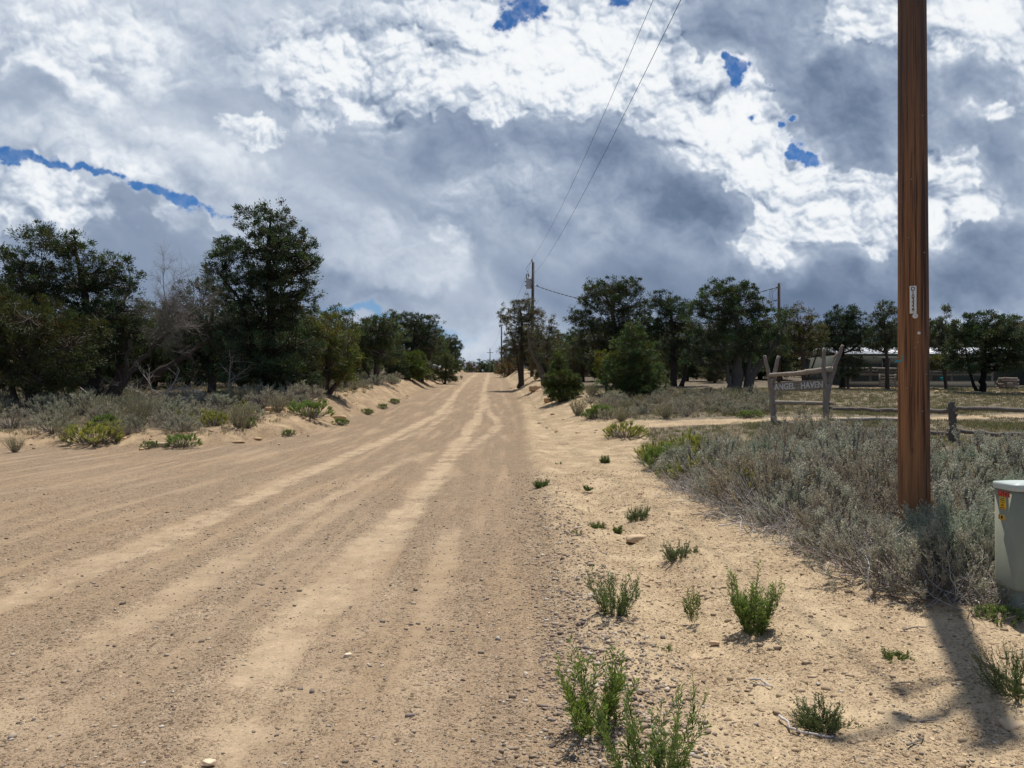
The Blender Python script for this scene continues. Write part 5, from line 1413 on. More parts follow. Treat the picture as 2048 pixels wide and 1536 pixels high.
def mat_siding():
    m = bpy.data.materials.new('board_siding'); m.use_nodes = True
    N = NT(m.node_tree); bs = N.n['Principled BSDF']
    tc = N.new('ShaderNodeTexCoord'); P = tc.outputs['Object']; x, y, z = N.sep(P)
    f = N.math('FRACT', N.math('MULTIPLY', x, 5.0))
    groove = N.math('LESS_THAN', f, .10)
    n = N.noise(N.vmath('MULTIPLY', P, (4, 4, .8)), 2.0, 5, .6)
    c = N.mix(1.0, (.085, .095, .078), N.ramp(n, [(.3, (.8,) * 3), (.7, (1.2,) * 3)]), 'MULTIPLY')
    c = N.mix(groove, c, (.06, .065, .055))
    N.put(bs.inputs['Base Color'], c); bs.inputs['Roughness'].default_value = .85
    b = N.new('ShaderNodeBump'); b.inputs['Strength'].default_value = .6; b.inputs['Distance'].default_value = .02; b.invert = True
    N.put(b.inputs['Height'], groove); N.put(bs.inputs['Normal'], b.outputs[0])
    return m
M_SIDE = mat_siding()
M_ROOF = mat_plain('white_metal_roof', (.74, .75, .77), .42, .5, nscale=4, namt=.05)
M_STUCCO = mat_plain('tan_stucco', (.145, .135, .115), .95, .1, nscale=5, namt=.12)
M_GLASS = mat_plain('dark_window_glass', (.02, .024, .028), .08, .6)
M_TRIM = mat_plain('light_grey_trim', (.32, .34, .32), .6, .3)

def text_obj(txt, size, M, mat, parent, name='lettering', ext=.0015, ax=1.0, bold=0.0, align='CENTER'):
    cu = bpy.data.curves.new('t', 'FONT'); cu.body = txt; cu.size = size; cu.extrude = ext; cu.align_x = align; cu.align_y = 'CENTER'; cu.offset = bold
    cu.space_character = 1.05
    o = bpy.data.objects.new('t', cu); COL.objects.link(o)
    dg = bpy.context.evaluated_depsgraph_get()
    me = bpy.data.meshes.new_from_object(o.evaluated_get(dg))
    bpy.data.objects.remove(o); bpy.data.curves.remove(cu)
    me.transform(Matrix.Diagonal((ax, 1, 1, 1))); me.transform(M)
    me.name = name; me.materials.clear(); me.materials.append(mat)
    q = bpy.data.objects.new(name, me); COL.objects.link(q)
    q.parent = parent
    return q
def basis(right, up, org):
    r = Vector(right).normalized(); u = Vector(up).normalized(); n = r.cross(u)
    return Matrix(((r.x, u.x, n.x, org[0]), (r.y, u.y, n.y, org[1]), (r.z, u.z, n.z, org[2]), (0, 0, 0, 1)))
def log(acc, pts, rads, sides=10, col=(1, 1, 1), wob=.012, rough=.05):
    """a natural round timber: bent, knotty, slightly uneven"""
    P = np.array(pts, float); L = np.linalg.norm(np.diff(P, axis=0), axis=1).sum()
    n = max(6, int(L / .12)); tt = np.linspace(0, len(P) - 1, n)
    Q = np.stack([np.interp(tt, np.arange(len(P)), P[:, k]) for k in range(3)], -1)
    w = np.cumsum(RNG.normal(size=(n, 3)), 0) * wob / math.sqrt(n) * 2; w -= np.linspace(0, 1, n)[:, None] * w[-1]
    rr = np.interp(tt, np.arange(len(rads)), rads) * (1 + RNG.normal(size=n) * .035)
    acc.tube(Q + w, rr, sides, np.array(col) * RNG.uniform(.85, 1.15), rough=rough)
def lathe(acc, prof, M=None, seg=16, col=(1, 1, 1)):
    n = len(prof); th = np.arange(seg) / seg * 2 * np.pi
    V = np.array([[(r * math.cos(t), r * math.sin(t), z) for t in th] for r, z in prof]).reshape(-1, 3)
    k = np.arange(seg); k1 = (k + 1) % seg
    Q = np.concatenate([np.stack([i * seg + k, i * seg + k1, (i + 1) * seg + k1, (i + 1) * seg + k], -1) for i in range(n - 1)])
    if M is not None: V = np.array([(M @ Vector(v))[:] for v in V])
    acc.add(V, Q, None, col)
def insulator(acc, p, up=(0, 0, 1), h=.18, r=.05):
    q = Vector(up).to_track_quat('Z', 'Y').to_matrix().to_4x4(); M = Matrix.Translation(p) @ q
    pr = [(.001, 0), (r * .5, 0)]
    for i in range(3):
        z = h * (.15 + .25 * i)
        pr += [(r * .5, z), (r, z + h * .04), (r * .55, z + h * .16)]
    pr += [(r * .5, h * .92), (.001, h)]
    lathe(acc, pr, M, 12)

# ------------------------------------------------------------------ power poles and wires
NP = Vector((3.862, 7.40, 0)); NPT = 10.75
def near_pole():
    z0 = ground(NP.x, NP.y)
    root = thing('utility_pole', 'thick reddish-brown wooden utility pole close by on the right, with a number plate', 'utility pole', (NP.x, NP.y, 0))
    a = Acc(); n = 120; z = np.linspace(z0 - .3, NPT, n)
    r = np.interp(z, [0, 5.35, NPT], [.143, .124, .103])
    th = np.arange(48) / 48 * 2 * np.pi
    T, Zz = np.meshgrid(th, z)
    # drying cracks run along the grain
    g = fbm(T * 5.5, Zz * .35, 4, .6); crack = -.012 * sstep(gnoise(T * 7.0 + 2, Zz * .28), .30, .42) * (1 - sstep(Zz, 3.0, 6.0) * .6)
    rr = np.broadcast_to(r[:, None], T.shape) * (1 + g * .02) + crack
    V = np.stack([np.cos(T) * rr, np.sin(T) * rr, Zz], -1).reshape(-1, 3)
    k = np.arange(48); k1 = (k + 1) % 48
    Q = np.concatenate([np.stack([i * 48 + k, i * 48 + k1, (i + 1) * 48 + k1, (i + 1) * 48 + k], -1) for i in range(n - 1)])
    a.add(V, Q)
    top = len(V) - 48
    a.add(np.concatenate([V[-48:], [[0, 0, NPT + .03]]]), None, [(j, (j + 1) % 48, 48) for j in range(48)])
    a.build('pole', M_POLE, root, smooth=True)
    def onpole(px, zz, out=.004):
        """a point of the surface facing the photographer"""
        x = (px - 1826) / F * 7.27
        rad = float(np.interp(zz, [0, 5.35, NPT], [.143, .124, .103])) + out
        y = -math.sqrt(max(rad * rad - x * x, 0))
        nrm = Vector((x, y, 0)).normalized()
        return Vector((x, y, zz)), nrm
    # number plate
    zc, zt, zb = 2.455, 2.585, 2.325
    p, nn = onpole(1812, zc, .006)
    rt = Vector((-nn.y, nn.x, 0))
    if rt.x < 0: rt = -rt
    M = basis(rt, (0, 0, 1), p)
    pl = Acc(); pl.box((0, 0, 0), (.029, .131, .002), bev=.0015)
    plate = pl.build('number_plate', M_WHITE, root); plate.data.transform(M)
    for i, ch in enumerate('D10332'):
        text_obj(ch, .050, M @ Matrix.Translation((0, .101 - i * .0355, .0026)), M_BLACK, plate, 'lettering', .0006, .95, .0009)
    mk = Acc(); mk.box((0, -.098, .0028), (.012, .0035, .0004)); mk.box((0, -.109, .0028), (.010, .0016, .0004)); o = mk.build('small_print', M_BLACK, plate); o.data.transform(M)
    pr = Acc()
    for dz in (-.122, .122): pr.box((0, dz, .003), (.003, .003, .001))
    o = pr.build('nail', M_METAL, plate); o.data.transform(M)
    # round tags
    for px, zz, r_, mm, lab in ((1815.5, 2.30, .024, M_WHITE, 'tag'), (1822, 2.138, .014, M_WHITE, 'tag')):
        p, nn = onpole(px, zz, .004); rt = Vector((-nn.y, nn.x, 0)); rt = rt if rt.x > 0 else -rt
        t = Acc(); lathe(t, [(.0005, .003), (r_ * .96, .003), (r_, .0015), (r_, -.003)], basis(rt, (0, 0, 1), p), 20)
        o = t.build(lab, mm, root)
        t = Acc(); lathe(t, [(.0003, .0052), (r_ * .28, .005), (r_ * .3, .003)], basis(rt, (0, 0, 1), p), 10); t.build('nail', M_METAL, o)
    for px, zz in ((1806, 3.05), (1834, 2.9), (1815, 2.0), (1838, 1.75), (1803, 1.62), (1828, 1.4), (1811, 3.6), (1832, 4.2), (1820, 2.05)):
        p, nn = onpole(px, zz, .002); rt = Vector((-nn.y, nn.x, 0)); rt = rt if rt.x > 0 else -rt
        t = Acc(); lathe(t, [(.0005, .004), (.0045, .0035), (.005, 0)], basis(rt, (0, 0, 1), p), 8); t.build('nail', M_METAL, root)
    # a strip of turquoise flagging tied round a nail
    t = Acc()
    for pts, w in (([(-.135, -.075, 1.90), (-.155, -.08, 1.925), (-.140, -.09, 1.905), (-.150, -.085, 1.885)], .012), ([(-.145, -.08, 1.885), (-.175, -.085, 1.872), (-.205, -.09, 1.874), (-.228, -.095, 1.866)], .014)):
        P = np.array(pts); up = np.array([0, -.35, 1.0]) * w / 2
        V = np.concatenate([P - up, P + up]); m = len(P)
        V2 = V + np.array([0, .0012, 0])
        t.add(V, [(i, i + 1, m + i + 1, m + i) for i in range(m - 1)]); t.add(V2, [(i, m + i, m + i + 1, i + 1) for i in range(m - 1)])
    tag(t.build('ribbon', M_CYAN, root), 'x', 'x'); o = COL.objects[-1]
    rb = [c for c in root.children if c.name.startswith('ribbon')][0]
    del rb['label']; del rb['category']
    # hardware out of the picture whose shadow falls across the sand
    h = Acc()
    h.tube([(0, 0, 9.55), (-.45, -.19, 9.72), (-.88, -.37, 9.72)], [.03, .026, .022], 8)
    h.tube([(0, 0, 9.25), (-.5, -.21, 9.66)], .018, 6)
    h.tube([(0, 0, 9.0), (-.42, -.05, 9.02)], .022, 6)
    h.tube([(0, 0, 10.5), (-.10, 0, 10.75), (-.10, 0, 10.88)], .016, 6)
    h.build('bracket', M_METAL, root)
    i = Acc(); insulator(i, (-.10, 0, 10.86), h=.2, r=.06); i.build('insulator', M_PORC, root)
    i = Acc(); insulator(i, (-.42, -.05, 9.0), h=.14, r=.05); i.build('insulator', M_PORC, root)
    i = Acc(); insulator(i, (-.86, -.36, 9.70), (-.3, 0, -1), .34, .05); i.build('fuse_cutout', M_PORC, root)
    i = Acc(); insulator(i, (-.52, -.22, 9.68), (0, 0, -1), .42, .055); i.build('surge_arrester', M_PORC, root)
near_pole()

def far_poles():
    out = {}
    # the pole with the transformer
    d = 69.0; x = (1066 - 1024) / F * d; zg = ground(x, d); top = EYE + (HZ - 524) / F * d
    root = thing('utility_pole', 'distant utility pole carrying a grey transformer can, behind the roadside juniper', 'utility pole', (x, d, zg))
    H = top - zg; s = d / F
    a = Acc(); a.tube([(-.10, 0, -.3), (-.05, 0, H * .5), (0.02, 0, H)], [.165, .14, .115], 12); a.build('pole', M_POLE2, root, smooth=True)
    def L(px, py): return ((px - 1066) * s, 0, EYE + (HZ - py) * s - zg)
    c = Acc(); cx, _, cz = L(1057.5, 577)
    lathe(c, [(.001, 0), (.22, 0), (.24, .04), (.24, .80), (.25, .82), (.25, .88), (.20, .93), (.06, .98), (.001, .98)], Matrix.Translation((cx, -.02, cz)), 20)
    can = c.build('transformer', M_CAN, root, smooth=False)
    c = Acc()
    for zz in (.25, .62): c.tube([(cx - .22, -.02, cz + zz), (cx - .36, -.02, cz + zz)], .045, 8)
    c.tube([(cx + .2, 0, cz + .2), (-.1, 0, cz + .2)], .04, 6); c.tube([(cx + .2, 0, cz + .75), (-.1, 0, cz + .75)], .04, 6)
    c.build('bracket', M_DARKM, root)
    c = Acc(); insulator(c, (cx + .02, -.02, cz + .95), (-.15, 0, 1), .42, .07); c.build('bushing', M_PORC, root)
    c = Acc(); q = L(1053, 557); insulator(c, (q[0], -.05, q[2]), (0, 0, 1), .42, .06); c.tube([(q[0], -.05, q[2] + .3), (cx + .02, -.02, cz + 1.42)], .02, 5); c.build('fuse_cutout', M_PORC, root)
    c = Acc(); c.tube([(0.02, 0, H - .15), (-.09, 0, H + .02)], .02, 6); insulator(c, (-.09, 0, H + .0), h=.30, r=.07); c.build('insulator', M_PORC, root)
    c = Acc(); q = L(1072, 572); c.tube([(0.0, 0, q[2] + .1), (q[0] + .1, 0, q[2])], .03, 6); insulator(c, (q[0] + .12, 0, q[2] - .05), h=.18, r=.06); c.build('insulator', M_PORC, root)
    c = Acc(); j = L(1051.5, 539)
    c.tube([(-.09, 0, H + .1), (j[0] + .25, 0, j[2] + .45), (j[0], 0, j[2]), (cx + .0, 0, cz + 1.45)], .012, 4); c.build('jumper_wire', M_DARKM, root)
    out['top'] = Vector((x - .09, d, zg + H + .28)); out['neu'] = Vector((x + .16, d, EYE + (HZ - 545) * s)); out['svc'] = Vector((x + q[0] + .1, d, EYE + (HZ - 572) * s))
    for key, px, dd, topy, lab in (('p2', 1003, 140, 654, 'slim dark utility pole further up the road, left of the roadside trees'), ('p3', 980, 232, 698, 'farthest utility pole with a short crossarm, standing over the crest')):
        x = (px - 1024) / F * dd; zg = ground(x, dd); H = EYE + (HZ - topy) / F * dd - zg
        root = thing('utility_pole', lab, 'utility pole', (x, dd, zg))
        a = Acc(); a.tube([(0, 0, -.3), (0, 0, H * .5), (0, 0, H)], [.17, .14, .12], 10); a.build('pole', M_POLE2, root, smooth=True)
        c = Acc(); insulator(c, (0, 0, H), h=.3, r=.08); c.build('insulator', M_PORC, root)
        if key == 'p3':
            c = Acc(); c.box((0, -.16, H - 1.1), (1.0, .06, .07)); c.build('crossarm', M_POLE2, root)
        else:
            c = Acc(); c.tube([(0, 0, H - 1.9), (-.28, 0, H - 1.85)], .04, 6); c.tube([(0, 0, H - 4), (.25, 0, H - 4)], .05, 6); c.build('bracket', M_DARKM, root)
        out[key] = Vector((x, dd, zg + H + .25)); out[key + 'n'] = Vector((x, dd, zg + H - 1.9))
    # service pole on the right
    dd = 54.0; x = (1558 - 1024) / F * dd; zg = ground(x, dd); H = EYE + (HZ - 566) / F * dd - zg
    root = thing('utility_pole', 'short service pole behind the huge juniper, with wire loops at its top', 'utility pole', (x, dd, zg))
    a = Acc(); a.tube([(0, 0, -.3), (0, 0, H * .5), (0.02, 0, H)], [.13, .11, .095], 10); a.build('pole', M_POLE2, root, smooth=True)
    c = Acc()
    for k in range(3):
        xx = -.35 - .12 * k
        c.tube([(xx + .2, 0, H - .42), (xx - .05, 0, H - .62), (xx - .1, 0, H - 1.0), (xx + .1, 0, H - 1.28), (-.03, 0, H - 1.15)], .013, 4)
    c.build('wire_loop', M_DARKM, root)
    c = Acc(); c.tube([(0, 0, H - .35), (.14, 0, H - .35)], .03, 6); insulator(c, (-.12, 0, H - .38), h=.14, r=.05); c.build('insulator', M_PORC, root)
    out['svc2'] = Vector((x - .15, dd, zg + H - .32))
    return out
FP = far_poles()
def wire(name, label, a, b, sag, r, n=60, twist=False, group=None):
    t = np.linspace(0, 1, n)[:, None]; P = np.array(a) * (1 - t) + np.array(b) * t
    P[:, 2] -= 4 * sag * t[:, 0] * (1 - t[:, 0])
    w = Acc()
    if twist:
        dv = np.array(b) - np.array(a); dv /= np.linalg.norm(dv); u = np.cross(dv, (0, 0, 1)); v = np.cross(dv, u)
        L = np.linalg.norm(np.array(b) - np.array(a)); ph = t[:, 0] * L / .9 * 2 * np.pi
        for k in range(2):
            w.tube(P + (np.cos(ph + k * np.pi)[:, None] * u + np.sin(ph + k * np.pi)[:, None] * v) * r * 1.1, r * .8, 4)
    else: w.tube(P, r, 5)
    tag(w.build(name, M_DARKM), label, 'wire', group)
wire('power_line', 'upper left power line from the near pole top to the transformer pole', (3.74, 7.4, 11.06), FP['top'], .85, .0065, 90)
wire('neutral_wire', 'lower right wire from the near pole to the transformer pole', (3.46, 7.35, 9.15), FP['neu'], .75, .007, 90)
wire('power_line', 'upper wire descending from the transformer pole to the slim far pole', FP['top'], FP['p2'], .9, .010)
wire('neutral_wire', 'lower wire from the transformer pole to the slim far pole', FP['neu'] + Vector((-.3, 0, -.4)), FP['p2n'], .9, .010)
wire('power_line', 'upper wire from the slim far pole to the farthest pole', FP['p2'], FP['p3'], 1.2, .011)
wire('service_cable', 'twisted service cable from the transformer pole across to the short service pole', FP['svc'], FP['svc2'], 1.55, .022, 160, True)

# ------------------------------------------------------------------ pedestal
def pedestal():
    cx, cy = 3.505, 5.235; hx, hy = .165, .125; zg = ground(cx, cy) - .02
    root = thing('cable_pedestal', 'grey-green plastic cable pedestal with red and yellow stickers at the right edge', 'cable pedestal', (cx, cy, zg))
    def prism(prof, hx_, hy_, ch, segs=3):
        """rounded box: list of (z, inset)"""
        a = Acc(); ring = []
        for sx, sy, a0 in ((1, 1, 0), (-1, 1, 90), (-1, -1, 180), (1, -1, 270)):
            for k in range(segs + 1):
                t = R(a0 + 90 * k / segs); ring.append((sx, sy, math.cos(t), math.sin(t)))
        n = len(ring); V = []
        for z, ins in prof:
            for sx, sy, c, s in ring: V.append((sx * (hx_ - ins - ch) + c * ch, sy * (hy_ - ins - ch) + s * ch, z))
        k = np.arange(n); k1 = (k + 1) % n
        Q = np.concatenate([np.stack([i * n + k, i * n + k1, (i + 1) * n + k1, (i + 1) * n + k], -1) for i in range(len(prof) - 1)])
        V.append((0, 0, prof[-1][0] + .004)); a.add(V, Q, [((len(prof) - 1) * n + j, (len(prof) - 1) * n + (j + 1) % n, len(V) - 1) for j in range(n)])
        return a
    H = .912
    prism([(-.05, .014), (.215, .010), (.222, .012)], hx, hy, .03).build('base', M_PED2, root)
    body = prism([(.200, .004), (.206, 0), (.222, .0), (.232, .003), (H - .045, .003)], hx, hy, .03).build('body', M_PED, root)
    prism([(H - .05, -.003), (H - .044, -.005), (H - .012, -.005), (H - .006, -.002), (H + .006, .06), (H + .010, .09)], hx, hy, .03, 2).build('cap', M_CAP, root)
    s = Acc(); s.box((hx * .35, -hy + .0005, .57), (.0022, .0022, .34)); s.build('seam', M_PED2, root)
    lk = Acc(); lathe(lk, [(.001, .012), (.011, .012), (.013, 0)], basis((1, 0, 0), (0, 0, 1), (hx * .30, -hy + .003, .275)) , 12)
    lk.build('lock', M_METAL, root)
    # stickers on the face towards the road (-x); text runs from back to front
    xf = -hx + .0015
    def patch(y, z, w, h, mat, name='sticker'):
        a = Acc(); a.box((xf + .0008, y, z), (.0012, w / 2, h / 2)); return a.build(name, mat, root)
    def mtx(y, z): return basis((0, -1, 0), (0, 0, 1), (xf - .0008, y, z))
    w = .0235
    for i, ch in enumerate('1394S'):
        y = .052 - i * (w + .0012) - (.003 if ch == 'S' else 0)
        st = patch(y, .833, w, .038, M_RED)
        text_obj(ch, .042, mtx(y, .833), M_INK, st, 'lettering', .0003, .8, .0008)
    st = patch(.012, .768, .068, .080, M_YEL)
    for z, w_ in ((.800, .022), (.757, .018), (.749, .014), (.735, .024)):
        a = Acc(); a.box((xf - .0008, .012, z), (.0006, w_, .0022)); a.build('small_print', M_INK, st)
    for tx, z, sz in (('BURIED', .786, .0155), ('CABLE', .771, .0155)):
        text_obj(tx, sz, mtx(.012, z), M_INK, st, 'lettering', .0003, .95)
    for i, ch in enumerate('SM1'):
        y = .046 - i * .0255
        st = patch(y, .670, .0235, .034, M_YEL2); text_obj(ch, .036, mtx(y, .670), M_INK, st, 'lettering', .0003, .8, .0006)
pedestal()

# ------------------------------------------------------------------ gate with the hanging name board, and the rail fence
GL = Vector((9.16, 27.0, 0)); GR = Vector((10.22, 25.0, 0))
def gate():
    zl, zr = ground(GL.x, GL.y), ground(GR.x, GR.y)
    root = thing('ranch_gate_sign', 'rustic gate frame of two forked grey posts with a hanging board reading ANGEL HAVEN', 'gate sign', (GL.x, GL.y, zl))
    def Lp(px, py, d): return np.array([(px - 1024) / F * d - GL.x, d - GL.y, EYE + (HZ - py) / F * d - zl])
    g = (.74, .69, .64)
    a = Acc(); d = 27.0
    log(a, [Lp(1549, 890, d), Lp(1547, 820, d), Lp(1543, 758, d)], [.108, .10, .108], 10, g)
    log(a, [Lp(1541, 775, d), Lp(1536, 740, d), Lp(1529, 711, d)], [.075, .065, .055], 9, g)
    log(a, [Lp(1545, 768, d - .03), Lp(1551, 738, d), Lp(1558, 712, d)], [.078, .072, .062], 9, g)
    a.build('post', M_GREYWOOD, root, smooth=True)
    a = Acc(); d = 25.0
    log(a, [Lp(1650, 895, d), Lp(1652, 830, d), Lp(1655, 768, d)], [.105, .098, .12], 10, g)
    log(a, [Lp(1652, 775, d), Lp(1648, 740, d), Lp(1649, 697, d)], [.08, .07, .055], 9, g)
    log(a, [Lp(1657, 775, d - .02), Lp(1668, 738, d), Lp(1679, 710, d), Lp(1686, 690, d)], [.085, .075, .06, .05], 9, g)
    log(a, [Lp(1676, 706, d), Lp(1668, 713, d), Lp(1661, 716, d)], [.03, .02, .012], 6, (1.1, .9, .75))
    a.build('post', M_GREYWOOD, root, smooth=True)
    a = Acc(); log(a, [Lp(1539, 750, 26.95), Lp(1580, 748, 26.2), Lp(1625, 743, 25.4), Lp(1664, 738, 24.9)], [.065, .075, .085, .095], 10, (1.15, 1.05, .92))
    a.build('crossbeam', M_GREYWOOD, root, smooth=True)
    # the board hangs between the posts
    p0, p1 = Lp(1549, 774, 26.8), Lp(1648, 768.5, 25.15)
    v = p1 - p0; L = np.linalg.norm(v); up = np.array([0, 0, 1.0]); r = v / L; up = up - r * (up @ r); up /= np.linalg.norm(up)
    n = np.cross(r, up)                        # towards the photographer
    M = Matrix(((r[0], up[0], n[0], p0[0]), (r[1], up[1], n[1], p0[1]), (r[2], up[2], n[2], p0[2]), (0, 0, 0, 1)))
    b = Acc()
    for i, (hgt, zc) in enumerate([(.098, .105), (.098, -.003), (.080, -.105)]):
        b.box((L / 2, zc, 0), (L / 2 - .01 * i, hgt / 2 + .004, .018), bev=.004, col=(.66 + .06 * i, .63 + .06 * i, .58 + .06 * i))
    bd = b.build('sign_board', M_GREYWOOD, root); bd.data.transform(M)
    M_PALE = mat_plain('pale_cut_letters', (.56, .54, .50), .85, .15, nscale=20, namt=.2)
    for i, (w_, xc) in enumerate((('ANGEL', L * .225), ('HAVEN', L * .775))):
        text_obj(w_, .29, M @ Matrix.Translation((xc, -.01, .024)), M_PALE, bd, 'lettering', .006, .88, .010)
    c = Acc()
    for fx in (.12, .86):
        q = p0 + v * fx + up * .14; t = np.array(q) + np.array([0, 0, .17])
        c.tube([q - up * .26 + n * .028, q + n * .028, t + n * .05], .007, 5); c.tube([q - n * .028 - up * .26, q - n * .028, t - n * .05], .007, 5)
    c.build('hanging_wire', M_DARKM, root)
    a = Acc(); log(a, [Lp(1550, 806, 26.9), Lp(1600, 806, 26.1), Lp(1664, 807, 24.95)], [.075, .07, .06], 8, (1.05, .98, .88)); a.build('rail', M_GREYWOOD, root, smooth=True)
    a = Acc(); log(a, [Lp(1551, 841, 26.9), Lp(1600, 850, 26.2)], [.05, .05], 8, g); a.build('rail', M_GREYWOOD, root, smooth=True)
gate()
def fence():
    pts = [(GR.x + .15, GR.y - .1), (12.24, 21.4), (14.05, 18.1), (15.9, 14.7)]
    root = thing('rail_fence', 'weathered two-rail timber fence running behind the near pole to the right edge', 'fence', (pts[1][0], pts[1][1], ground(*pts[1])))
    o = Vector(root.location)
    def W(x, y, z): return (x - o.x, y - o.y, z - o.z)
    for i, (x, y) in enumerate(pts[1:]):
        zg = ground(x, y); a = Acc(); log(a, [W(x, y, zg - .2), W(x + .01, y, zg + .6), W(x - .01, y, EYE + (HZ - 803) / F * 21.4 + (zg - ground(*pts[1])))], [.105, .095, .085], 11, (.46, .43, .40), .02, .09)
        if i == 0: log(a, [W(x + .06, y - .02, zg + .75), W(x + .12, y - .03, zg + .82)], [.05, .03], 7, (.6, .55, .5))
        a.build('post', M_GREYWOOD, root, smooth=True)
    zz = [(1.0, .47), (1.03, .42), (1.16, .56), (1.1, .5)]
    rails = [((1.00, 1.05), (.42, .41)), ((1.10, 1.04), (.49, .47)), ((1.08, 1.1), (.5, .5))]
    for i in range(3):
        (x0, y0), (x1, y1) = pts[i], pts[i + 1]
        dx, dy = (x1 - x0), (y1 - y0); e = .035
        for lv in range(2):
            za, zb = rails[i][lv]
            a = Acc(); log(a, [W(x0 - dx * e, y0 - dy * e, za), W((x0 + x1) / 2, (y0 + y1) / 2, (za + zb) / 2 - .02), W(x1 + dx * e, y1 + dy * e, zb)], [.055, .06, .065], 9, (.52, .49, .46) if lv else (.62, .58, .55), .03, .07)
            a.build('rail', M_GREYWOOD, root, smooth=True)
    # a second line of rails a little further back, left of the pole
    x0, y0 = 9.9, 27.6; x1, y1 = 17.0, 30.5
    root2 = thing('fallen_rail', 'long pale timber rail lying in the grass behind the fence, left of the near pole', 'timber rail', (11.6, 25.3, ground(11.6, 25.3)))
    a = Acc(); log(a, [(-1.2, .2, .32), (.3, 0, .36), (1.9, -.5, .34)], [.05, .055, .05], 8, (1.25, 1.2, 1.1)); a.build('timber', M_GREYWOOD, root2, smooth=True)
fence()

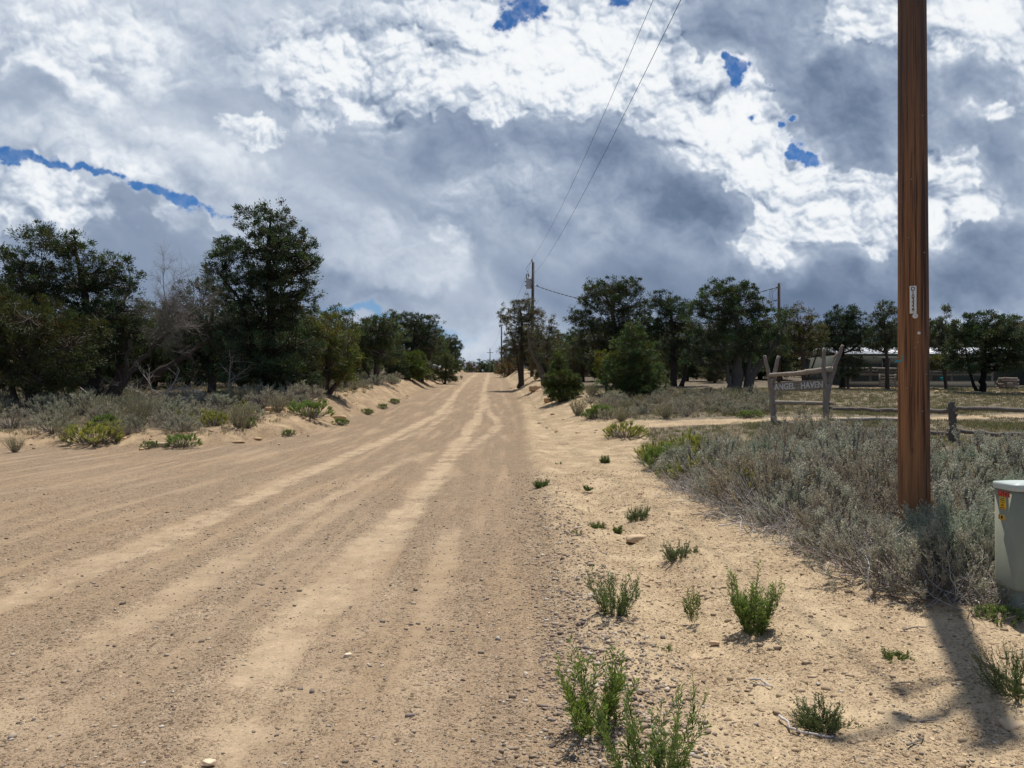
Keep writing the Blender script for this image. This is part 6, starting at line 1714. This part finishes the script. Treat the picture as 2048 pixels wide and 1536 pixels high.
# ------------------------------------------------------------------ house and its yard
def house():
    d = 52.0; s = d / F
    def X(px, dd=d): return (px - 1024) / F * dd
    zg = ground(X(1800), d)
    x0, x1 = X(1690), X(2230); cx = (x0 + x1) / 2
    root = thing('house', 'long low grey-green house with a white metal roof behind the yard trees', 'house', (cx, d, zg))
    zE = EYE + (HZ - 708) * s - zg; hw = (x1 - x0) / 2
    a = Acc(); a.box((0, 3.5, zE / 2 - .3), (hw, 3.5, zE / 2 + .3)); a.build('wall', M_SIDE, root)
    r = Acc(); ridge = zE + .62; ov = .35
    V = [(-hw - .4, -ov - .1, zE), (hw + .4, -ov - .1, zE), (hw + .4, 3.5, ridge), (-hw - .4, 3.5, ridge), (-hw - .4, 7.4, zE), (hw + .4, 7.4, zE)]
    V2 = [(x, y, z - .10) for x, y, z in V]
    r.add(V + V2, [(0, 1, 2, 3), (3, 2, 5, 4), (6, 9, 8, 7), (9, 10, 11, 8), (0, 6, 7, 1), (4, 5, 11, 10), (0, 3, 9, 6), (3, 4, 10, 9), (1, 7, 8, 2), (2, 8, 11, 5)])
    roof = r.build('roof', M_ROOF, root)
    seam = Acc()
    for k in np.arange(-hw, hw, .6):
        seam.add([(k, -ov - .1, zE + .004), (k + .04, -ov - .1, zE + .004), (k + .04, 3.5, ridge + .004), (k, 3.5, ridge + .004), (k, -ov - .1, zE + .035), (k + .04, -ov - .1, zE + .035), (k + .04, 3.5, ridge + .035), (k, 3.5, ridge + .035)], [(4, 5, 6, 7), (0, 4, 7, 3), (1, 2, 6, 5), (0, 1, 5, 4)])
    seam.build('roof_seam', M_ROOF, roof)
    so_ = Acc(); so_.box((0, -ov * .5 - .03, zE - .115), (hw + .38, ov * .5 + .06, .012)); so_.box((0, -ov - .112, zE - .055), (hw + .40, .008, .05)); so_.build('soffit', M_SIDE, root)
    def win(px, py, w, h, name='window'):
        lx = X(px) - cx; lz = EYE + (HZ - py) * s - zg
        f = Acc(); fw = .06
        for dx, dz, ww, hh in ((-w / 2, 0, fw / 2, h / 2 + fw / 2), (w / 2, 0, fw / 2, h / 2 + fw / 2), (0, h / 2, w / 2 - fw / 2, fw / 2), (0, -h / 2, w / 2 - fw / 2, fw / 2), (0, 0, fw / 3, h / 2 - fw / 2)):
            f.box((lx + dx, -.04, lz + dz), (ww, .045, hh))
        fo = f.build(name, M_TRIM, root)
        g = Acc(); g.box((lx, -.015, lz), (w / 2 - fw / 2, .012, h / 2 - fw / 2)); g.build('pane', M_GLASS, fo)
    win(1771, 726, .46, .62); win(1745, 739, .60, .28); win(1880, 726, .5, .9); win(2105, 728, .9, .7)
    aw = Acc(); lx = X(1768) - cx; lz = EYE + (HZ - 715.5) * s - zg; aw.box((lx, -.25, lz), (.75, .25, .03)); aw.build('awning', M_TRIM, root)
    # low stucco wall in front
    d2 = 48.6; s2 = d2 / F
    xa, xb = X(1690, d2), X(1990, d2); zz = ground((xa + xb) / 2, d2)
    w = thing('garden_wall', 'low tan stucco wall in front of the house', 'wall', ((xa + xb) / 2, d2, zz))
    top = EYE + (HZ - 763.5) * s2 - zz
    a = Acc(); a.box((0, 0, top / 2 - .25), ((xb - xa) / 2, .14, top / 2 + .25)); a.build('wall', M_STUCCO, w)
    a = Acc(); a.box((0, 0, top + .022), ((xb - xa) / 2 + .04, .18, .022)); a.build('coping', M_STUCCO, w)
    # rough timber rails along the porch
    d3 = 49.6; xa, xb = X(1700, d3), X(1985, d3); zz = ground((xa + xb) / 2, d3)
    w = thing('porch_railing', 'rough timber railing of stacked rails between the low wall and the house', 'railing', ((xa + xb) / 2, d3, zz))
    hw = (xb - xa) / 2
    for k in range(8):
        a = Acc(); xx = -hw + 2 * hw * k / 7; log(a, [(xx, 0, -.1), (xx, 0, 1.22)], [.07, .06], 7, (.7, .66, .6)); a.build('post', M_GREYWOOD, w)
    for zt, cc in ((1.14, (1.0, .92, .8)), (.93, (.6, .55, .5)), (.74, (.7, .65, .58))):
        for k in range(3):
            a = Acc(); xs = -hw + 2 * hw * k / 3; log(a, [(xs, -.08, zt), (xs + hw / 3, -.08, zt + .02), (xs + 2 * hw / 3 - .08, -.08, zt)], [.055, .06, .05], 7, cc); a.build('rail', M_GREYWOOD, w)
    # pallets leaning against the wall
    for k, (px, h_) in enumerate(((1776, .52),)):
        dd = 47.9; x = X(px, dd); w = thing('wooden_pallet', 'wooden pallet leaning on the low wall left of the near pole', 'pallet', (x, dd, ground(x, dd)))
        for j in range(5):
            a = Acc(); a.box((0, 0, .1 + j * .16), (.52, .012, .045), col=(1, .95, .85)); a.build('slat', M_GREYWOOD, w)
        for xx in (-.48, 0, .48):
            a = Acc(); a.box((xx, .05, .42), (.035, .037, .42), col=(.8, .75, .7)); a.build('runner', M_GREYWOOD, w)
    # fire wood
    dd = 45.5; x = X(2016, dd); zz = ground(x, dd)
    w = thing('firewood_pile', 'untidy stack of split firewood at the end of the low wall, right edge', 'firewood', (x, dd, zz))
    for j in range(6):
        for k in range(5):
            a = Acc(); z = .07 + j * .115; y = (k - 2) * .12 + RNG.uniform(-.03, .03); L = RNG.uniform(.30, .52); xo = RNG.uniform(-.08, .08)
            a.tube([(xo - L, y, z + RNG.uniform(-.02, .02)), (xo + L, y, z + RNG.uniform(-.02, .02))], RNG.uniform(.045, .065), 6, np.array((1, .9, .78)) * RNG.uniform(.55, 1.35), rough=.15)
            a.build('log', M_GREYWOOD, w)
    a = Acc(); a.tube([(-.15, -.42, .22), (-.15, -.36, .22)], [.2, .2], 14, (.9, .75, .6)); a.build('log_round', M_GREYWOOD, w)
    dd = 48.2; x = X(1893, dd); w = thing('flower_pot', 'small turquoise pot standing on the low wall behind the spire-topped juniper', 'pot', (x, 48.6, ground(x, 48.6) + top + .044 - .0))
    a = Acc(); lathe(a, [(.001, 0), (.09, 0), (.13, .22), (.15, .22), (.15, .27), (.12, .27), (.11, .2), (.001, .2)]); a.build('pot', M_CYAN, w)
house()

def rock_mesh(acc, c, r, flat=.6, col=(1, 1, 1), seed=None, rz=0.0, ico=2):
    bm = bmesh.new(); bmesh.ops.create_icosphere(bm, subdivisions=ico, radius=1)
    ca, sa = math.cos(rz), math.sin(rz)
    # a broken stone: the ball is cut by random planes, then roughened a little
    N_ = unit(13); N_ = np.concatenate([N_, [[0, 0, 1], [0, 0, -1], [1, .2, 0], [-1, .3, 0], [.2, 1, 0], [-.1, -1, .1]]]); dk = np.concatenate([RNG.uniform(.66, .95, 13), [.60, .8, .66, .68, .72, .66]])
    off = RNG.uniform(0, 50)
    for v in bm.verts:
        u = np.array(v.co[:]); u /= np.linalg.norm(u)
        dt = N_ @ u
        rad = min(1.0, float(np.min(np.where(dt > .05, dk / np.maximum(dt, .05), 9))))
        rad *= 1 + mnoise.noise(Vector(u * 3) + Vector((off, 0, 0))) * .05
        x, y, z = u[0] * rad * r[0] * 1.25, u[1] * rad * r[1] * 1.25, u[2] * rad * r[2] * 1.25
        v.co = Vector((x * ca - y * sa, x * sa + y * ca, z))
    bm.verts.index_update()
    V = np.array([v.co[:] for v in bm.verts]) + np.array(c); T = [tuple(v.index for v in f.verts) for f in bm.faces]
    bm.free(); acc.add(V, None, T, col)
def rocks():
    def R_(px, py, r, lab, col=(1, 1, 1), rz=0.0, up=.4, ico=3):
        x, y = onground(px, py); z = ground(x, y)
        a = Acc(); rock_mesh(a, (0, 0, 0), r, 1, col, rz=rz, ico=ico)
        o = a.build('rock', M_ROCK); o.location = (x, y, z + r[2] * up); tag(o, lab, 'rock'); return o
    R_(1272, 1080, (.15, .07, .045), 'flat pale yellowish rock on the sandy verge, largest near one', (1.15, 1.1, 1.0), .5)
    R_(1225, 1025, (.06, .035, .02), 'small white flat stone above the flat pale rock', (1.4, 1.4, 1.4), .2)
    R_(1612, 1312, (.065, .022, .015), 'narrow pale stone right of the dense green plant', (1.25, 1.2, 1.1), -.5)
    R_(1428, 1286, (.035, .018, .012), 'small curved pale stone left of the dense green plant', (1.2, 1.1, 1.0), -.2)
    R_(696, 1310, (.028, .018, .012), 'white stone chip on the gravel road, lower middle', (1.6, 1.6, 1.6), .6)
    R_(420, 1524, (.022, .03, .012), 'white stone chip at the very bottom of the road', (1.6, 1.6, 1.6), 1.2)
    R_(2022, 1452, (.07, .05, .022), 'pale stone half sunk in the cracked soil at the lower right', (1.2, 1.15, 1.05), .3)
    R_(1455, 1098, (.09, .05, .03), 'dull flat rock lying under the thicket edge', (.95, .9, .85), .3)
    R_(1075, 780, (.62, .35, .22), 'big tan slab on the right bank below the leaning juniper', (1.15, .95, .72), .2)
    R_(1102, 803, (.42, .28, .16), 'tan boulder on the right bank, lower than the big slab', (1.15, .92, .68), -.2)
    R_(550, 822, (.40, .22, .13), 'light tan rock lying in the grass below the tallest tree', (1.35, 1.1, .82), .35)
    R_(676, 838, (.38, .22, .12), 'flat buff stone on the left bank above the road', (1.15, 1.0, .8), .1)
    R_(322, 893, (.26, .14, .09), 'white stone at the foot of the left bank beside the low green bush', (1.15, 1.1, 1.05), .1)
    R_(470, 884, (.34, .22, .03), 'thin flat slab of rock exposed at the foot of the left bank', (1.0, .88, .72), .25, .1)
    R_(512, 878, (.26, .14, .04), 'second smaller slab beside the thin flat one at the foot of the left bank', (.95, .82, .66), -.3, .1)
    R_(1105, 830, (.10, .07, .05), 'small dark red stone on the right shoulder', (.45, .25, .25), .1)
    # edging of flat stones in front of the house
    k = 0
    for px in list(range(1862, 2060, 15)) + list(range(1690, 1795, 17)):
        dd = 42.0 if px > 1850 else 46.5
        px_ = px + RNG.uniform(-4, 4); x = (px_ - 1024) / F * dd; y = dd + RNG.uniform(-.2, .2)
        a = Acc(); rock_mesh(a, (0, 0, 0), (RNG.uniform(.12, .34), RNG.uniform(.1, .2), RNG.uniform(.04, .10)), 1, np.array((1.35, 1.2, .98)) * RNG.uniform(.8, 1.15), rz=RNG.uniform(-.3, .3), ico=2)
        o = a.build('edging_stone', M_ROCK); o.location = (x, y, ground(x, y) + .02)
        right = px > 1850
        tag(o, 'flat pale stone in the edging line under the V-trunk pinyon' if right else 'flat pale stone in the edging line left of the near pole', 'stone', 'edging stones, right' if right else 'edging stones, left'); k += 1
    # stones on the banks
    for i in range(150):
        right = i % 2
        y = RNG.uniform(24, 60) if right else RNG.uniform(20.5, 70)
        x = float(road_right(y)) + RNG.uniform(.6, 3.6) if right else float(road_left(y)) - abs(RNG.normal()) * .9 - .1
        if not right and i % 4 == 0:
            x = RNG.uniform(-14, -8.3); y = float(side_far(x)) + RNG.uniform(.1, 2.8)
        r = .022 * math.exp(abs(RNG.normal()) * .62)
        a = Acc(); rock_mesh(a, (0, 0, 0), (r * 1.3, r, r * .6), 1, np.array((1.15, 1.02, .85)) * RNG.uniform(.65, 1.3), rz=RNG.uniform(0, 3), ico=2)
        o = a.build('stone', M_ROCK); o.location = (x, y, ground(x, y) + .03)
        side = 'right' if right else 'left'
        tag(o, 'small pale stone scattered over the broken soil of the %s road bank' % side, 'stone', 'stones on the %s road bank' % side)
rocks()

def gravel():
    """loose stones on the road and the verge: beyond counting"""
    bm = bmesh.new(); bmesh.ops.create_icosphere(bm, subdivisions=1, radius=1)
    bm.verts.index_update()
    TV = np.array([v.co[:] for v in bm.verts]); TF = np.array([[v.index for v in f.verts] for f in bm.faces]); bm.free()
    n = 90000
    d = 2.6 * (15 / 2.6) ** RNG.random(n); an = np.radians(RNG.uniform(-38, 38, n))
    X = np.sin(an) * d; Y = np.cos(an) * d
    rr = road_right(Y)
    dens = .19 + 1.1 * np.exp(-((X - rr - .30) / .38) ** 2) + .16 * sstep(gnoise(X * 1.2, Y * .4), 0, .3)
    dens = np.where(X > rr + .7, .34, dens); dens = np.where(X > brush_line(Y) + .3, .10, dens)
    tr = np.zeros(n)
    for P, w, s in TRACKS:
        dd, _ = dist_poly(X, Y, P); tr = np.maximum(tr, sstep(dd, w * 1.3, w * .5) * s)
    keep = RNG.random(n) < dens * (1 - .75 * tr)
    X, Y = X[keep], Y[keep]; n = len(X)
    size = np.exp(RNG.normal(size=n) * .48) * .0042 * (1 + .5 * np.exp(-((X - road_right(Y) - .3) / .4) ** 2)) * (1 + np.hypot(X, Y) * .03)
    size = np.clip(size, .0022, .020); size *= np.where(X > road_right(Y) + .8, .72, 1)
    sc = np.stack([size * RNG.uniform(.9, 1.6, n), size * RNG.uniform(.7, 1.2, n), size * RNG.uniform(.4, .8, n)], -1)
    a = RNG.uniform(0, 6.28, n); ca, sa = np.cos(a), np.sin(a)
    V = TV[None] * (1 + RNG.uniform(-.42, .38, (n, len(TV), 1))) * sc[:, None]
    V = np.stack([V[..., 0] * ca[:, None] - V[..., 1] * sa[:, None], V[..., 0] * sa[:, None] + V[..., 1] * ca[:, None], V[..., 2]], -1)
    # sit on the detailed surface
    Z = surface(X, Y)
    V += np.stack([X, Y, Z + sc[:, 2] * .35], -1)[:, None]
    F3 = (TF[None] + (np.arange(n) * len(TV))[:, None, None]).reshape(-1, 3)
    pal = np.array([(.34, .26, .18), (.30, .23, .165), (.42, .34, .25), (.52, .46, .38), (.21, .155, .115), (.26, .20, .17), (.14, .11, .095), (.38, .27, .20), (.26, .21, .16)])
    C = pal[RNG.choice(len(pal), n, p=[.22, .16, .18, .08, .11, .06, .05, .07, .07])] * RNG.uniform(.85, 1.15, (n, 1))
    g = Acc(); g.add(V.reshape(-1, 3), None, F3, np.repeat(C, len(TV), 0))
    o = g.build('gravel', mat_plain('gravel_stone', (1, 1, 1), .85, .25, tint=True, nscale=120, namt=.2)); o['kind'] = 'stuff'; o['label'] = 'loose gravel and pebbles on the road and its sandy verge'
    # clods of dried earth along the verge
    n = 2600
    Y = RNG.uniform(3.2, 15, n); X = road_right(Y) + .8 + np.abs(RNG.normal(size=n)) * 1.0
    ok = (X < brush_line(Y) + .2); X, Y = X[ok], Y[ok]; n = len(X)
    size = np.exp(RNG.normal(size=n) * .55) * .0085; size = np.clip(size, .004, .024)
    V = TV[None] * (1 + RNG.uniform(-.5, .4, (n, len(TV), 1))) * (size[:, None] * np.stack([RNG.uniform(.8, 1.5, n), RNG.uniform(.8, 1.2, n), RNG.uniform(.4, .8, n)], -1))[:, None]
    V += np.stack([X, Y, surface(X, Y) + size * .1], -1)[:, None]
    F3 = (TF[None] + (np.arange(n) * len(TV))[:, None, None]).reshape(-1, 3)
    C = np.array((.46, .345, .22)) * RNG.uniform(.8, 1.15, (n, 1))
    g = Acc(); g.add(V.reshape(-1, 3), None, F3, np.repeat(C, len(TV), 0))
    o = g.build('clods', mat_plain('dry_clod', (1, 1, 1), .95, .1, tint=True, nscale=60, namt=.2)); o['kind'] = 'stuff'; o['label'] = 'crumbled clods of dry soil on the verge'
def surface(X, Y):
    """height of the finished ground meshes"""
    from mathutils.bvhtree import BVHTree
    global _BVH
    if '_BVH' not in globals():
        _BVH = []
        dg = bpy.context.evaluated_depsgraph_get()
        for nm in ('gravel_road', 'ground'):
            _BVH.append(BVHTree.FromObject(bpy.data.objects[nm], dg))
    out = H0(X, Y)
    for i in range(len(X)):
        best = None
        for b in _BVH:
            h = b.ray_cast(Vector((X[i], Y[i], 4.0)), Vector((0, 0, -1)))
            if h[0] is not None and (best is None or h[0].z > best): best = h[0].z
        if best is not None: out[i] = best
    return out
gravel()

def sticks():
    def S(px, py, pts, r, lab, col, kids=()):
        x, y = onground(px, py); z = float(surface(np.array([x]), np.array([y]))[0])
        a = Acc()
        P = np.array(pts, float); tt = np.linspace(0, len(P) - 1, 14)
        Q = np.stack([np.interp(tt, np.arange(len(P)), P[:, k]) for k in range(3)], -1) + RNG.normal(size=(14, 3)) * r * .25
        a.tube(Q, np.linspace(r, r * .6, 14), 7, col, rough=.1)
        for k in kids: a.tube(k, r * .5, 5, col)
        o = a.build('stick', M_TWIG); o.location = (x, y, z + .004); tag(o, lab, 'stick')
    W = (.50, .46, .42); B = (.26, .19, .12); G = (.22, .19, .165)
    S(1590, 1465, [(-.035, .13, .01), (-.02, .05, .02), (-.03, 0, .01), (.03, -.05, .01), (.12, -.09, .005), (.14, -.085, .01)], .007, 'curved bleached stick beside the wispy green mat, bottom right', W)
    S(1520, 1378, [(-.04, .05, .01), (0, .02, .02), (.04, -.04, .005)], .007, 'short bleached stick on the sand above the curved one', W, [[(-.06, 0, .008), (.05, -.045, .006)]])
    S(2015, 1375, [(-.10, .16, .10), (-.05, .07, .06), (.0, 0, .02), (.10, -.07, .015), (.2, -.1, .01)], .011, 'dry brown twisted stick in the wispy plant at the right edge', B, [[(-.02, .03, .05), (.01, -.05, .0)]])
    S(1830, 1268, [(-.08, 0, .006), (0, .02, .02), (.10, .05, .01)], .005, 'thin dead twig lying across the pole shadow, near the thicket', G, [[(0, .02, .02), (.03, -.05, .01)], [(-.03, 0, .01), (-.06, .04, .01)]])
    S(1800, 1375, [(-.06, -.01, .006), (.06, .01, .006)], .004, 'thin straight twig left of the pole shadow, upper', G)
    S(1850, 1448, [(-.05, -.01, .006), (.06, .01, .006)], .006, 'thick dark twig on the soil left of the shadow tip', G)
    S(1825, 1490, [(-.05, -.04, .006), (.06, .03, .006)], .005, 'slanting dark twig on the soil below the shadow of the bracket', G)
    S(1480, 1060, [(-.25, 0, .03), (0, .02, .06), (.25, .03, .03)], .008, 'grey twig lying out from the left end of the near thicket', W, [[(0, .02, .06), (.12, -.05, .02)]])
sticks()

def car():
    dd = 80.0; x = (840 - 1024) / F * dd; y = dd; zg = ground(x, y)
    root = thing('parked_car', 'white car parked under the trees on the left bank, only its front end showing', 'car', (x, y, zg), R(-12))
    paint = mat_plain('white_car_paint', (.74, .74, .74), .25, .5)
    tyre = mat_plain('black_tyre', (.02, .02, .02), .8, .2)
    # side profile extruded across, narrowed towards the roof
    prof = [(-2.1, .35), (-2.15, .75), (-2.0, .92), (-1.3, .98), (-.75, 1.42), (.55, 1.45), (1.15, .98), (1.95, .85), (2.12, .65), (2.12, .32)]
    a = Acc(); V = []
    for yy, k in ((-.86, 1), (-.80, 1.0), (.80, 1.0), (.86, 1)):
        for (px_, pz) in prof:
            inset = .16 * max(0, (pz - .95) / .5)
            V.append((px_ * (.985 if abs(yy) > .83 else 1), (abs(yy) - inset) * math.copysign(1, yy), pz - (.03 if abs(yy) > .83 else 0)))
    n = len(prof); Q = []
    for j in range(3):
        for i in range(n): Q.append((j * n + i, j * n + (i + 1) % n, (j + 1) * n + (i + 1) % n, (j + 1) * n + i))
    me_t = []
    for j in (0, 3):
        c = len(V); V.append((0, -.84 if j == 0 else .84, .7))
        for i in range(n): me_t.append((j * n + i, j * n + (i + 1) % n, c) if j else (j * n + (i + 1) % n, j * n + i, c))
    a.add(V, Q, me_t); a.build('body', paint, root)
    g = Acc()
    g.add([(.60, -.66, 1.42), (1.12, -.78, 1.03), (1.12, .78, 1.03), (.60, .66, 1.42)], [(0, 1, 2, 3)]); g.add(np.array([(.60, -.66, 1.42), (1.12, -.78, 1.03), (1.12, .78, 1.03), (.60, .66, 1.42)]) + [.02, 0, .02], [(0, 1, 2, 3)])
    g.build('windscreen', M_GLASS, root)
    for wx in (-1.35, 1.32):
        for sy in (-1, 1):
            w = Acc(); w.tube([(wx, sy * .70, .32), (wx, sy * .89, .32)], .32, 18); wo = w.build('wheel', tyre, root)
            w = Acc(); w.tube([(wx, sy * .88, .32), (wx, sy * .90, .32)], .19, 12); w.build('rim', M_METAL, wo)
    for sy in (-1, 1):
        h = Acc(); h.box((2.10, sy * .6, .70), (.04, .16, .07)); h.build('headlight', M_WHITE, root)
car()
